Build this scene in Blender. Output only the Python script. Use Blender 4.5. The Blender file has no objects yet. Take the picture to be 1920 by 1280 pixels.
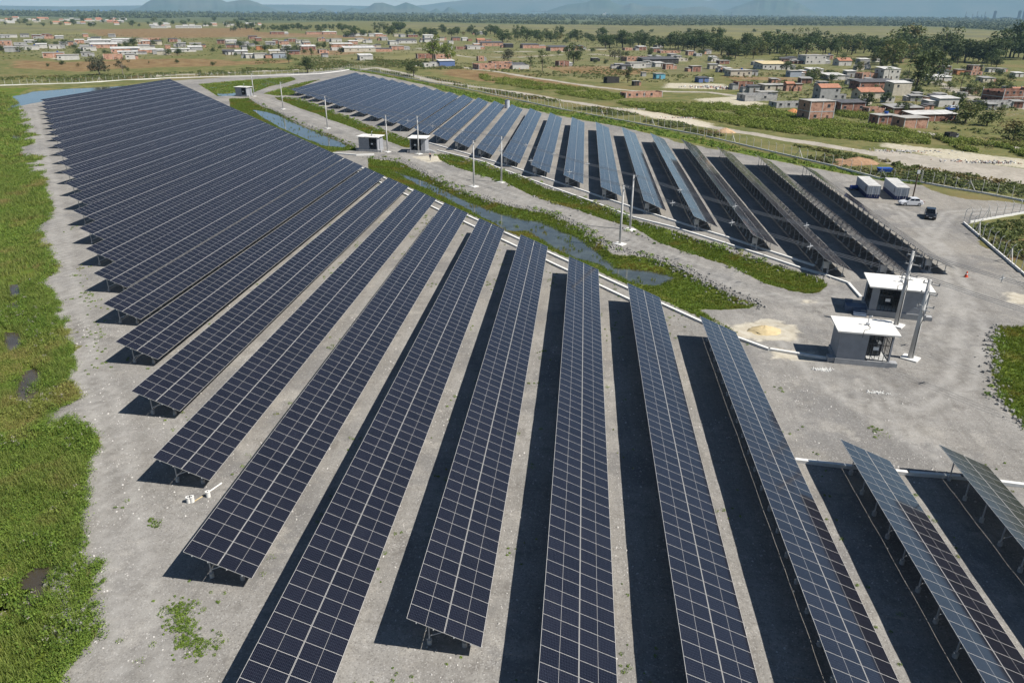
import bpy, math, random
import numpy as np
from math import radians as R
from mathutils import Matrix, Vector

# ------------------------------------------------------------------ camera, sky, sun, exposure
SC = bpy.context.scene
COL = SC.collection
PI = math.pi
CAM_H = 34.2
HAZE = 5.5e-5
KA = .80     # overall scale of the painted albedos against the exposure
FPX, PITCH, ROLL, YAW = 1382.0, R(24.07), R(.506), R(-5.083)

def cam_axes():
    cp, sp = math.cos(PITCH), math.sin(PITCH)
    fw = np.array([math.sin(YAW) * cp, math.cos(YAW) * cp, -sp])
    r0 = np.array([math.cos(YAW), -math.sin(YAW), 0.])
    u0 = np.cross(r0, fw)
    r = r0 * math.cos(ROLL) + u0 * math.sin(ROLL)
    u = -r0 * math.sin(ROLL) + u0 * math.cos(ROLL)
    return r, u, fw
CR, CU, CF = cam_axes()

def at(x, y, z=0.):
    """ground point (height z) that the photograph (1920 x 1280) shows at pixel x, y"""
    d = CR * (x - 960) + CU * (640 - y) + CF * FPX
    t = (z - CAM_H) / d[2]
    return (float(t * d[0]), float(t * d[1]))

def pxs(pts, z=0.):
    return [at(x, y, z) for x, y in pts]

cam = bpy.data.cameras.new('camera')
cam.lens = FPX / 1920 * 36; cam.sensor_width = 36; cam.sensor_fit = 'HORIZONTAL'
cam.clip_start = .5; cam.clip_end = 120000
cob = bpy.data.objects.new('camera', cam); COL.objects.link(cob)
M = Matrix.Identity(4)
for i in range(3):
    M[i][0], M[i][1], M[i][2] = CR[i], CU[i], -CF[i]
M[2][3] = CAM_H
cob.matrix_world = M
SC.camera = cob

SUN = Vector((.82, -.22, 1.0)).normalized()
SUN_EL = math.asin(SUN.z); SUN_AZ = math.atan2(SUN.x, SUN.y)
w = bpy.data.worlds.new('World'); SC.world = w; w.use_nodes = True
nt = w.node_tree
sky = nt.nodes.new('ShaderNodeTexSky'); sky.sky_type = 'NISHITA'; sky.sun_disc = False
sky.sun_elevation = SUN_EL; sky.sun_rotation = SUN_AZ
sky.air_density = .8; sky.dust_density = .1; sky.ozone_density = 3.0; sky.altitude = 30
bg = nt.nodes['Background']; bg.inputs['Strength'].default_value = .05
nt.links.new(sky.outputs[0], bg.inputs['Color'])
sl = bpy.data.lights.new('sun', 'SUN'); sl.energy = 5.0; sl.angle = R(.5); sl.color = (1, .955, .89)
so = bpy.data.objects.new('sun', sl); COL.objects.link(so)
so.rotation_euler = SUN.to_track_quat('Z', 'Y').to_euler()
SC.view_settings.view_transform = 'Standard'; SC.view_settings.look = 'None'
SC.view_settings.exposure = 0.7; SC.view_settings.gamma = 1.0
SC.cycles.max_bounces = 6; SC.cycles.diffuse_bounces = 2; SC.cycles.glossy_bounces = 3
SC.cycles.volume_bounces = 0; SC.cycles.use_denoising = True
SC.cycles.sample_clamp_indirect = 4

# ------------------------------------------------------------------ object helpers
rng = np.random.default_rng(7)
rnd = random.Random(11)

def tag(o, label=None, cat=None, group=None, kind=None):
    if label: o['label'] = label
    if cat: o['category'] = cat
    if group: o['group'] = group
    if kind: o['kind'] = kind
    return o

def thing(name, loc, rz=0., label=None, cat=None, group=None):
    o = bpy.data.objects.new(name, None); COL.objects.link(o)
    o.empty_display_size = .3
    o.location = (loc[0], loc[1], loc[2] if len(loc) > 2 else 0.)
    o.rotation_euler = (0, 0, rz)
    return tag(o, label, cat, group)

def put(name, mesh, parent=None, loc=(0, 0, 0), rot=(0, 0, 0)):
    o = bpy.data.objects.new(name, mesh); COL.objects.link(o)
    o.location = loc; o.rotation_euler = rot
    if parent: o.parent = parent
    return o

class MB:
    """collects shapes that become ONE mesh"""
    def __init__(s): s.v = []; s.f = []; s.m = []
    def add(s, vs, fs, mi=0):
        b = len(s.v); s.v += [tuple(p) for p in vs]
        s.f += [tuple(b + i for i in f) for f in fs]; s.m += [mi] * len(fs)
    def box(s, c, d, rz=0., mi=0, taper=1., nobottom=False):
        x, y, z = d[0] / 2, d[1] / 2, d[2] / 2; ca, sa = math.cos(rz), math.sin(rz); vs = []
        for zz, k in ((-z, 1.), (z, taper)):
            for sx, sy in ((-1, -1), (1, -1), (1, 1), (-1, 1)):
                px, py = sx * x * k, sy * y * k
                vs.append((c[0] + px * ca - py * sa, c[1] + px * sa + py * ca, c[2] + zz))
        fs = [(4, 5, 6, 7), (0, 1, 5, 4), (1, 2, 6, 5), (2, 3, 7, 6), (3, 0, 4, 7)]
        if not nobottom: fs.append((3, 2, 1, 0))
        s.add(vs, fs, mi)
    def bar(s, a, b, w, h=None, mi=0):
        a = Vector(a); b = Vector(b); h = h or w; d = (b - a).normalized()
        up = Vector((0, 0, 1)) if abs(d.z) < .95 else Vector((1, 0, 0))
        sd = d.cross(up).normalized(); u2 = sd.cross(d)
        vs = []
        for p in (a, b):
            for i, j in ((-1, -1), (1, -1), (1, 1), (-1, 1)):
                vs.append(p + sd * (i * w / 2) + u2 * (j * h / 2))
        s.add(vs, [(0, 1, 2, 3), (7, 6, 5, 4), (0, 4, 5, 1), (1, 5, 6, 2), (2, 6, 7, 3), (3, 7, 4, 0)], mi)
    def tube(s, pts, rs, n=8, mi=0, caps=True):
        pts = [Vector(p) for p in pts]
        if not isinstance(rs, (list, tuple)): rs = [rs] * len(pts)
        rings = []; base = len(s.v); prev = None
        for i, p in enumerate(pts):
            d = (pts[min(i + 1, len(pts) - 1)] - pts[max(i - 1, 0)]).normalized()
            if prev is None:
                ref = Vector((1, 0, 0)) if abs(d.x) < .9 else Vector((0, 1, 0))
                sd = d.cross(ref).normalized()
            else:
                sd = (prev - d * prev.dot(d)).normalized()
            prev = sd; u2 = d.cross(sd)
            for k in range(n):
                a = 2 * PI * k / n
                s.v.append(tuple(p + sd * (math.cos(a) * rs[i]) + u2 * (math.sin(a) * rs[i])))
        for i in range(len(pts) - 1):
            for k in range(n):
                a0 = base + i * n + k; a1 = base + i * n + (k + 1) % n
                s.f.append((a0, a1, a1 + n, a0 + n)); s.m.append(mi)
        if caps:
            s.f.append(tuple(base + k for k in reversed(range(n)))); s.m.append(mi)
            e = base + (len(pts) - 1) * n
            s.f.append(tuple(e + k for k in range(n))); s.m.append(mi)
    def cyl(s, c, r, h, n=12, mi=0, r2=None):
        s.tube([c, (c[0], c[1], c[2] + h)], [r, r if r2 is None else r2], n, mi)
    def prism(s, prof, axis_from, axis_to, mi=0):
        """profile in (x, z) swept from y=axis_from to y=axis_to"""
        n = len(prof)
        vs = [(x, axis_from, z) for x, z in prof] + [(x, axis_to, z) for x, z in prof]
        fs = [tuple(range(n)), tuple(reversed(range(n, 2 * n)))]
        fs += [(i, i + n, (i + 1) % n + n, (i + 1) % n) for i in range(n)]
        s.add(vs, fs, mi)
    def mesh(s, name, mats, smooth=False):
        me = bpy.data.meshes.new(name); me.from_pydata(s.v, [], s.f)
        for m in (mats if isinstance(mats, (list, tuple)) else [mats]): me.materials.append(m)
        me.polygons.foreach_set('material_index', s.m)
        if smooth: me.polygons.foreach_set('use_smooth', [True] * len(s.f))
        me.update()
        return me
    def build(s, name, mats, parent=None, loc=(0, 0, 0), rot=(0, 0, 0), smooth=False):
        return put(name, s.mesh(name, mats, smooth), parent, loc, rot)

def np_mesh(name, V, F, mats, tint=None, smooth=False, fmat=None):
    """big mesh of quads from numpy arrays"""
    me = bpy.data.meshes.new(name)
    nv, nf, k = len(V), len(F), F.shape[1]
    me.vertices.add(nv); me.vertices.foreach_set('co', np.ascontiguousarray(V, np.float32).ravel())
    me.loops.add(nf * k); me.loops.foreach_set('vertex_index', np.ascontiguousarray(F, np.int32).ravel())
    me.polygons.add(nf)
    me.polygons.foreach_set('loop_start', np.arange(nf, dtype=np.int32) * k)
    me.polygons.foreach_set('loop_total', np.full(nf, k, np.int32))
    for m in (mats if isinstance(mats, (list, tuple)) else [mats]): me.materials.append(m)
    if fmat is not None: me.polygons.foreach_set('material_index', np.asarray(fmat, np.int32))
    if smooth: me.polygons.foreach_set('use_smooth', np.ones(nf, bool))
    me.update(calc_edges=True)
    if tint is not None:
        a = me.attributes.new('tint', 'FLOAT', 'POINT'); a.data.foreach_set('value', np.ascontiguousarray(tint, np.float32))
    return me

# ------------------------------------------------------------------ material helpers
class NT:
    def __init__(s, name):
        s.mat = bpy.data.materials.new(name); s.mat.use_nodes = True
        s.t = s.mat.node_tree; s.b = s.t.nodes['Principled BSDF']
    def n(s, kind, **kw):
        nd = s.t.nodes.new(kind)
        for k, v in kw.items(): setattr(nd, k, v)
        return nd
    def link(s, a, b): s.t.links.new(a, b)
    def val(s, sock, v):
        if hasattr(v, 'is_output') or isinstance(v, bpy.types.NodeSocket): s.link(v, sock)
        else: sock.default_value = v
    def pos(s): return s.n('ShaderNodeNewGeometry').outputs['Position']
    def obj(s): return s.n('ShaderNodeTexCoord').outputs['Object']
    def noise(s, vec, scale, detail=3, rough=.55, out='Fac'):
        nd = s.n('ShaderNodeTexNoise'); nd.inputs['Scale'].default_value = scale
        nd.inputs['Detail'].default_value = detail; nd.inputs['Roughness'].default_value = rough
        s.link(vec, nd.inputs['Vector']); return nd.outputs[out]
    def vor(s, vec, scale, out='Color'):
        nd = s.n('ShaderNodeTexVoronoi'); nd.inputs['Scale'].default_value = scale
        s.link(vec, nd.inputs['Vector']); return nd.outputs[out]
    def math(s, op, a, b=0., c=None):
        nd = s.n('ShaderNodeMath', operation=op); s.val(nd.inputs[0], a); s.val(nd.inputs[1], b)
        if c is not None: s.val(nd.inputs[2], c)
        return nd.outputs[0]
    def ramp(s, v, lo, hi, a=0., b=1., smooth=True):
        nd = s.n('ShaderNodeMapRange', interpolation_type='SMOOTHSTEP' if smooth else 'LINEAR')
        s.val(nd.inputs['Value'], v)
        for k, x in (('From Min', lo), ('From Max', hi), ('To Min', a), ('To Max', b)): nd.inputs[k].default_value = x
        return nd.outputs[0]
    def mix(s, f, a, b, mode='MIX'):
        nd = s.n('ShaderNodeMix', data_type='RGBA', blend_type=mode)
        s.val(nd.inputs['Factor'], f)
        for k, x in ((6, a), (7, b)):
            if isinstance(x, bpy.types.NodeSocket): s.link(x, nd.inputs[k])
            else: nd.inputs[k].default_value = (*(c * KA for c in x[:3]), 1)
        return nd.outputs[2]
    def attr(s, name, out='Fac'):
        nd = s.n('ShaderNodeAttribute'); nd.attribute_name = name; return nd.outputs[out]
    def bump(s, h, strength, dist=.05):
        nd = s.n('ShaderNodeBump'); nd.inputs['Strength'].default_value = strength; nd.inputs['Distance'].default_value = dist
        s.link(h, nd.inputs['Height']); s.link(nd.outputs[0], s.b.inputs['Normal'])
    def done(s, col=None, rough=.9, spec=.3, metal=0.):
        if col is not None:
            if isinstance(col, bpy.types.NodeSocket): s.link(col, s.b.inputs['Base Color'])
            else: s.b.inputs['Base Color'].default_value = (*(c * KA for c in col[:3]), 1)
        s.val(s.b.inputs['Roughness'], rough); s.b.inputs['Specular IOR Level'].default_value = spec
        s.b.inputs['Metallic'].default_value = metal
        return s.mat

def plain(name, col, rough=.8, var=.12, scale=3., spec=.3, metal=0., fine=20.):
    t = NT(name); o = t.obj()
    n1 = t.noise(o, scale, 4); n2 = t.noise(o, fine, 2)
    k = t.math('ADD', t.math('MULTIPLY', n1, .7), t.math('MULTIPLY', n2, .3))
    lo = tuple(c * (1 - var * 1.6) for c in col); hi = tuple(min(1, c * (1 + var * 1.2)) for c in col)
    return t.done(t.mix(t.ramp(k, .3, .7), lo, hi), rough, spec, metal)

def leafmat(name, dark, light, third=None, trans=.25):
    t = NT(name); tn = t.attr('tint')
    c = t.mix(tn, dark, light)
    if third: c = t.mix(t.ramp(t.noise(t.pos(), .11, 3), .52, .66), c, third)
    t.b.inputs['Subsurface Weight'].default_value = 0
    m = t.done(c, .7, .25)
    # thin leaves let some light through
    tr = t.n('ShaderNodeBsdfTranslucent'); t.link(c, tr.inputs['Color'])
    mx = t.n('ShaderNodeMixShader'); mx.inputs[0].default_value = trans
    out = t.t.nodes['Material Output']
    t.link(t.b.outputs[0], mx.inputs[1]); t.link(tr.outputs[0], mx.inputs[2]); t.link(mx.outputs[0], out.inputs['Surface'])
    return m

MT = {}
MT['concrete'] = plain('concrete', (.52, .51, .49), .85, .12)
MT['white_concrete'] = plain('white_concrete', (.78, .77, .73), .8, .06)
MT['steel'] = plain('galvanised_steel', (.52, .53, .54), .5, .1, metal=.1)
MT['alu'] = plain('panel_frame_aluminium', (.52, .505, .48), .5, .04, metal=.0)
MT['dark'] = plain('dark_interior', (.025, .027, .03), .8, .2)
MT['black_metal'] = plain('black_metal', (.03, .03, .033), .5, .1)
MT['trunk'] = plain('bark', (.12, .095, .07), .95, .25)
MT['palebark'] = plain('pale_bark', (.35, .28, .23), .95, .2)
MT['cable'] = plain('cable', (.30, .31, .33), .5, .05, metal=.3)
MT['rubber'] = plain('rubber', (.02, .02, .02), .85, .1)
MT['rock'] = plain('rubble_rock', (.30, .29, .27), .95, .3)
# ------------------------------------------------------------------ ground, water, roads
def seg_dist(P, poly, closed=True):
    n = len(poly); best = np.full(len(P), 1e9, np.float32)
    for i in range(n if closed else n - 1):
        a = np.array(poly[i], np.float32); b = np.array(poly[(i + 1) % n], np.float32)
        ab = b - a; L = float(ab @ ab) + 1e-9
        t = np.clip(((P - a) @ ab) / L, 0, 1)
        d = P - a - t[:, None] * ab
        best = np.minimum(best, np.einsum('ij,ij->i', d, d))
    return np.sqrt(best)

def inside(P, poly):
    r = np.zeros(len(P), bool); n = len(poly)
    for i in range(n):
        x1, y1 = poly[i]; x2, y2 = poly[(i + 1) % n]
        if y1 == y2: continue
        c = ((y1 > P[:, 1]) != (y2 > P[:, 1])) & (P[:, 0] < (x2 - x1) * (P[:, 1] - y1) / (y2 - y1) + x1)
        r ^= c
    return r

def sdf(P, poly, far=25.):
    """signed distance to a polygon (negative inside), only exact within `far`"""
    A = np.array(poly); lo = A.min(0) - far; hi = A.max(0) + far
    out = np.full(len(P), far, np.float32)
    k = np.nonzero((P[:, 0] > lo[0]) & (P[:, 0] < hi[0]) & (P[:, 1] > lo[1]) & (P[:, 1] < hi[1]))[0]
    if len(k):
        Q = P[k].astype(np.float32); d = seg_dist(Q, poly); d[inside(Q, poly)] *= -1; out[k] = d
    return out

def line_sdf(P, line, half, far=25.):
    A = np.array(line); lo = A.min(0) - far; hi = A.max(0) + far
    out = np.full(len(P), far, np.float32)
    k = np.nonzero((P[:, 0] > lo[0]) & (P[:, 0] < hi[0]) & (P[:, 1] > lo[1]) & (P[:, 1] < hi[1]))[0]
    if len(k): out[k] = seg_dist(P[k].astype(np.float32), line, False) - half
    return out

def vnoise(P, scale, seed=0, octaves=3):
    """value noise on the plane"""
    out = np.zeros(len(P)); amp = 1.; tot = 0.
    for o in range(octaves):
        q = P * scale * (2 ** o) + seed * 17.3 + o * 31.7
        i = np.floor(q).astype(np.int64); f = q - i; f = f * f * (3 - 2 * f)
        def h(ix, iy):
            n = (ix * 374761393 + iy * 668265263 + seed * 1442695041) & 0x7fffffff
            n = ((n ^ (n >> 13)) * 1274126177) & 0x7fffffff
            return ((n ^ (n >> 16)) & 0xffff) / 65535.
        a = h(i[:, 0], i[:, 1]); b = h(i[:, 0] + 1, i[:, 1]); c = h(i[:, 0], i[:, 1] + 1); d = h(i[:, 0] + 1, i[:, 1] + 1)
        out += amp * ((a * (1 - f[:, 0]) + b * f[:, 0]) * (1 - f[:, 1]) + (c * (1 - f[:, 0]) + d * f[:, 0]) * f[:, 1])
        tot += amp; amp *= .5
    return out / tot

# panel rows: (x of the high edge, near y, far y)
TILT = R(23.); SLOPE = 4.63; LOW_Z = .95; HIGH_Z = LOW_Z + SLOPE * math.sin(TILT); RUN = SLOPE * math.cos(TILT)
def south_row(k):
    q = max(0, k - 7) ** 2
    x = -24.0 - 7.68 * k - .009 * q
    near = {-2: 31.15, -6: 14.5, -7: 14.5}.get(k, max(15., 35.25 + 10.1 * k + .018 * q))
    far = {-6: 54.8, -7: 54.1}.get(k, 131.0 + 10.1 * k + .018 * q)
    return x, near, far
def north_row(n):
    x = 50.41 - 7.67 * n - .0008 * n * n
    near = {0: 106.6, 1: 102.8, 2: 103.6}.get(n, 115.0 + 10.58 * (n - 3))
    return x, near, 179.0 + 10.69 * n + .004 * n * n

def south_edge(k, off):
    """point `off` metres outside the line through the far ends of the southern rows"""
    x, a, b = south_row(k); return (x + RUN + .796 * off, b + .606 * off)
def sedge(k0, k1, off, step=1):
    ks = np.arange(k0, k1 + .01, 1) if k1 > k0 else np.arange(k0, k1 - .01, -1)
    return [south_edge(int(k), off) for k in ks]

BIG = pxs([(420, 1400), (168, 1290), (165, 1230), (173, 1150), (158, 1100), (147, 1040), (150, 1000), (152, 960), (145, 915), (152, 870),
  (152, 830), (140, 800), (128, 770), (120, 740), (112, 700), (103, 650), (97, 600), (92, 560), (90, 510), (86, 450), (78, 390), (68, 340), (60, 300),
  (52, 260), (43, 225), (40, 198), (78, 189), (300, 157), (345, 150), (430, 144), (545, 137), (600, 134), (645, 130), (700, 139), (750, 149),
  (800, 160), (835, 173), (862, 179), (885, 185), (916, 191), (947, 196), (987, 204), (1060, 220), (1160, 237), (1285, 270), (1435, 297),
  (1500, 312), (1580, 326), (1610, 330), (1650, 338), (1727, 347), (1739, 356), (1775, 365), (1810, 372), (1863, 376), (1907, 381), (1990, 392),
  (1990, 397), (1920, 403), (1860, 412), (1816, 421), (1806, 421), (1925, 524), (2060, 640), (2300, 900), (2300, 1400)])
CH1 = pxs([(690, 297), (745, 303), (792, 325), (830, 345), (870, 363), (905, 373), (955, 388), (1035, 403), (1110, 440), (1135, 463),
  (1150, 478), (1215, 483), (1260, 499), (1310, 523), (1370, 553), (1420, 573), (1400, 579), (1340, 581), (1305, 578)]) + sedge(-5, 4, 1.0)
CH2 = pxs([(430, 185), (466, 185), (490, 200), (522, 211), (541, 221), (560, 230), (583, 240), (600, 246), (613, 250), (635, 259), (647, 267),
  (665, 276), (668, 282), (632, 284)]) + sedge(6, 15, 1.0)
CH3 = pxs([(372, 158), (420, 153), (500, 147), (545, 144), (556, 149), (531, 157), (503, 163), (480, 172), (465, 178), (440, 180), (408, 181)])
STRIP0 = pxs([(494, 176), (512, 170), (555, 158), (580, 152), (600, 149), (556, 166), (553, 178), (520, 180)])
STRIP1 = pxs([(515, 183), (531, 184), (550, 185.6), (559, 187), (590, 197), (627, 211), (665, 225), (702, 240), (727, 246), (752, 256), (770, 263),
  (769, 278), (753, 275), (738, 269), (719, 262), (686, 250), (663, 240), (638, 231), (616, 224), (597, 215), (560, 202.5), (540, 194), (522, 187.5)])
STRIP2 = pxs([(820, 291), (846, 290.5), (875, 299), (900, 307), (944, 323), (988, 338), (1025, 355), (1062, 364), (1100, 377), (1185, 412),
  (1260, 432), (1335, 460), (1397, 482), (1447, 495), (1497, 511), (1541, 524), (1552, 535), (1535, 549), (1515, 551), (1485, 546),
  (1454, 536), (1435, 532), (1372, 500), (1310, 480), (1235, 455), (1205, 436), (1186, 425), (1160, 419), (1135, 412), (1085, 395), (1035, 380), (1000, 368), (950, 343),
  (898, 327), (851, 312), (826, 301)])
POND_R = pxs([(1870, 612), (1863, 640), (1860, 700), (1875, 750), (1900, 780), (1930, 802), (2100, 900), (2300, 900), (2300, 612)])
POND_L = pxs([(22, 178), (60, 168), (180, 160.5), (300, 156), (330, 152), (300, 158.5), (80, 190), (40, 198), (20, 207), (8, 204), (30, 190)])
WATER1 = pxs([(740, 318), (800, 338), (830, 352), (870, 372), (900, 384), (960, 405), (1010, 412), (1075, 440), (1120, 470), (1150, 500), (1215, 503),
  (1260, 515), (1230, 530), (1180, 520), (1130, 490), (1090, 480), (1040, 458), (990, 425), (950, 432), (925, 412), (880, 388), (820, 358), (770, 335)])
WATER2 = pxs([(472, 203), (500, 207), (520, 212), (545, 224), (575, 236), (600, 248), (640, 262), (652, 271), (640, 273), (610, 270), (575, 258), (530, 238), (500, 222)])
WATER3 = pxs([(405, 175), (440, 173), (446, 178), (420, 180)])
POOLS = [pxs(p) for p in (
  [(58, 685), (70, 690), (66, 725), (50, 745), (36, 738), (40, 710)], [(20, 528), (34, 532), (30, 550), (22, 545)],
  [(24, 560), (40, 566), (42, 580), (28, 578)], [(12, 615), (28, 622), (30, 645), (18, 650)], [(60, 1062), (88, 1058), (72, 1090), (58, 1120), (46, 1130), (50, 1095)],
  [(0, 1100), (6, 1104), (4, 1130), (-8, 1130)], [(24, 250), (34, 252), (36, 258), (25, 257)])]
GATE_GREEN = pxs([(1812, 424), (1925, 404), (2050, 390), (2300, 800), (1925, 522)])
ROAD_OUT = pxs([(655, 134), (705, 127), (760, 139), (815, 153), (880, 162), (960, 172), (1060, 190), (1185, 210), (1285, 228), (1385, 248),
  (1440, 256), (1540, 272), (1640, 289), (1715, 303), (1815, 322), (1950, 350)])
ROAD_WIDE = pxs([(1640, 280), (1720, 290), (1800, 300), (1950, 322), (1950, 362), (1860, 348), (1760, 330), (1650, 304)])
TRACKS = [pxs(p) for p in (
  [(870, 127), (933, 135), (1005, 147), (1058, 155), (1112, 163), (1193, 171), (1260, 172), (1330, 173), (1400, 182)],
  [(600, 96), (700, 92), (780, 90), (880, 108), (969, 108), (1058, 103), (1120, 102), (1200, 112)],
  [(900, 98), (966, 97), (1050, 97), (1120, 93), (1230, 92)], [(1380, 200), (1440, 208), (1500, 216), (1560, 224), (1620, 232)],
  [(1740, 146), (1765, 158), (1790, 170), (1830, 186), (1870, 196), (1930, 206)], [(1720, 248), (1780, 258), (1850, 268), (1940, 282)],
  [(480, 69), (560, 68), (640, 69), (760, 70), (840, 73)], [(390, 72), (470, 72)])]
TRACK_W = pxs([(265, 145), (330, 141), (430, 137), (560, 131), (650, 128)])
DRY = [pxs(p) for p in (
  [(150, 56), (300, 54), (480, 53), (482, 69), (380, 71), (330, 72), (240, 70), (190, 68)], [(30, 114), (130, 117), (250, 112), (370, 110), (480, 118), (420, 125), (300, 126), (140, 134), (20, 128)],
  [(480, 60), (590, 64), (700, 70), (720, 74), (560, 70), (482, 72)], [(840, 130), (900, 133), (1000, 146), (1110, 162), (1000, 164), (880, 150), (830, 140)],
  [(520, 95), (640, 93), (700, 96), (640, 104), (540, 104)], [(1020, 126), (1120, 124), (1240, 132), (1180, 142), (1060, 138)], [(1350, 143), (1500, 146), (1490, 152), (1380, 150)],
  [(1865, 450), (1960, 444), (1960, 490), (1890, 488)], [(450, 116), (540, 112), (545, 117), (470, 122)])]
FIELD = [pxs(p) for p in (
  [(-200, 46), (170, 47), (200, 55), (180, 68), (60, 66), (-200, 64)], [(700, 44), (960, 47), (1420, 50), (1800, 57), (2100, 66), (2100, 90), (1800, 92), (1600, 84), (1400, 84), (1200, 72), (960, 60), (700, 52)],
  [(600, 95), (860, 90), (900, 110), (860, 125), (640, 128), (560, 118)], [(960, 126), (1200, 118), (1340, 128), (1300, 160), (1080, 152)])]
SANDY = [pxs(p) for p in (
  [(1160, 202), (1240, 212), (1340, 232), (1330, 240), (1220, 222)], [(1650, 268), (1780, 282), (1930, 300), (1930, 318), (1760, 296), (1650, 276)],
  [(1300, 186), (1380, 180), (1440, 196), (1400, 206), (1330, 196)], [(1360, 612), (1440, 596), (1500, 612), (1500, 640), (1430, 640), (1350, 630)],
  [(1440, 650), (1530, 660), (1530, 678), (1450, 674)], [(770, 294), (830, 290), (850, 302), (800, 305)],
  [(95, 104), (150, 106), (150, 112), (95, 112)], [(1250, 156), (1360, 158), (1370, 168), (1240, 166)],
  [(1500, 560), (1530, 564), (1525, 572), (1495, 566)], [(1880, 545), (1930, 552), (1930, 575), (1890, 566)])]
YARDS = [pxs(q) for q in ([(1380, 108), (1640, 108), (1760, 150), (1900, 180), (1930, 215), (1760, 235), (1560, 216), (1400, 186)], [(1140, 84), (1380, 92), (1400, 130), (1180, 128), (880, 132), (880, 70), (1100, 78)],
  [(400, 66), (860, 64), (880, 95), (640, 104), (420, 112)], [(0, 64), (390, 70), (380, 100), (250, 113), (90, 112), (0, 98)], [(0, 33), (240, 38), (240, 46), (0, 46)], [(280, 44), (500, 46), (500, 53), (280, 54)])]
FOREST = pxs([(-400, 25.5), (960, 29), (2400, 41), (2400, 66), (1900, 60), (1740, 50), (1440, 48), (960, 46), (700, 40), (480, 44), (230, 42), (0, 33), (-400, 31)])

def grow(a, lo, hi, f):
    out = [a]; st = .9
    while out[-1] < hi: st = min(st * f, 2500); out.append(out[-1] + st)
    return np.minimum(np.array(out), hi)
fx = np.arange(-292, 128, .9); fy = np.arange(12, 500, .9)
xr = grow(fx[-1], 0, 18000, 1.055)[1:]; xl = -grow(-fx[0], 0, 18000, 1.055)[1:][::-1]
yf = grow(fy[-1], 0, 18000, 1.045)[1:]; yn = np.array([-4000, -1500, -600, -250, -120, -60, -30, -12, 0, 6.])
XS = np.concatenate([xl, fx, xr]); YS = np.concatenate([yn, fy, yf])
gx, gy = np.meshgrid(XS, YS); G = np.stack([gx.ravel(), gy.ravel()], 1)

def soft(d, wd): return np.clip(.5 - d / (2 * wd), 0, 1)
chans = [CH1, CH2, CH3, STRIP0, STRIP1, STRIP2, POND_R]
d_ch = np.min([sdf(G, p) for p in chans], 0)
def big_sdf(P):
    """gravel edge with the raggedness of a weedy verge"""
    lf = np.clip((-12 - P[:, 0]) / 10, .3, 1)
    return sdf(P, BIG) + lf * ((vnoise(P, .14, 99) - .5) * 9.0 + (vnoise(P, .7, 98) - .5) * 1.8)
d_big = big_sdf(G)
d_grav = np.maximum(np.maximum(d_big, -d_ch), -sdf(G, GATE_GREEN))
d_road = np.minimum(line_sdf(G, ROAD_OUT, 2.6), sdf(G, ROAD_WIDE))
for t_ in TRACKS: d_road = np.minimum(d_road, line_sdf(G, t_, 2.4))
d_road = np.minimum(d_road, line_sdf(G, TRACK_W, 3.5))
d_dry = np.min([sdf(G, p, 60) for p in DRY], 0); d_field = np.min([sdf(G, p, 120) for p in FIELD], 0)
d_sand = np.min([sdf(G, p) for p in SANDY], 0)
d_wat = np.min([sdf(G, p) for p in [WATER1, WATER2, WATER3] + POOLS], 0)
d_pl = sdf(G, POND_L)
MARSH = pxs([(-900, 1290), (-700, 700), (-500, 300), (-200, 170), (60, 164), (30, 178), (44, 198), (60, 300), (78, 390), (90, 510), (103, 650), (152, 830), (150, 1000), (172, 1150), (165, 1290)])
d_marsh = np.maximum(sdf(G, MARSH, 40), -d_big)
DITCH = pxs([(645, 130), (700, 139), (800, 160), (885, 185), (987, 204), (1160, 237), (1435, 297), (1610, 330), (1650, 338), (1727, 347), (1727, 341), (1640, 330), (1440, 288), (1200, 234), (960, 190), (800, 156), (650, 127)])
d_ditch = sdf(G, DITCH)
d_lush = np.minimum(np.minimum(d_ch, d_marsh), d_ditch)
d_forest = sdf(G, FOREST, 400)
Rr = np.hypot(G[:, 0], G[:, 1])
wd = np.clip(Rr / 140., .8, 30)

Z = np.zeros(len(G))
n1 = vnoise(G, .35, 1); n2 = vnoise(G, .09, 2)
near = Rr < 700
Z += np.where(near, (vnoise(G, .5, 5) - .5) * .10, 0)
bank = lambda d, dep, wid: -dep * np.clip(-d / wid, 0, 1)
Z += bank(d_ch, .42, 1.3) + np.where(d_ch < 0, (n1 - .5) * .30, 0)
Z += bank(d_marsh, .45, 1.8) + np.where(d_marsh < 0, (n1 - .5) * .40, 0)
Z += bank(d_wat - .8, .55, 1.6) + bank(d_pl, .9, 1.5) + bank(d_ditch, .3, 1.2)
# spoil ridges at the edges of the gravel
edge = np.exp(-(d_grav + .2) ** 2 / .9) * (d_ch < 20)
Z += edge * .18 * (vnoise(G, 1.1, 9) ** 1.5) * (Rr < 420)
out_d = np.clip(d_big / 20, 0, 1)
Z += np.where(near, out_d * (n2 - .45) * .7, 0)
V = np.stack([G[:, 0], G[:, 1], Z], 1)
nx, ny = len(XS), len(YS)
ii = (np.arange(ny - 1)[:, None] * nx + np.arange(nx - 1)[None, :]).ravel()
Fq = np.stack([ii, ii + 1, ii + nx + 1, ii + nx], 1)

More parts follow.
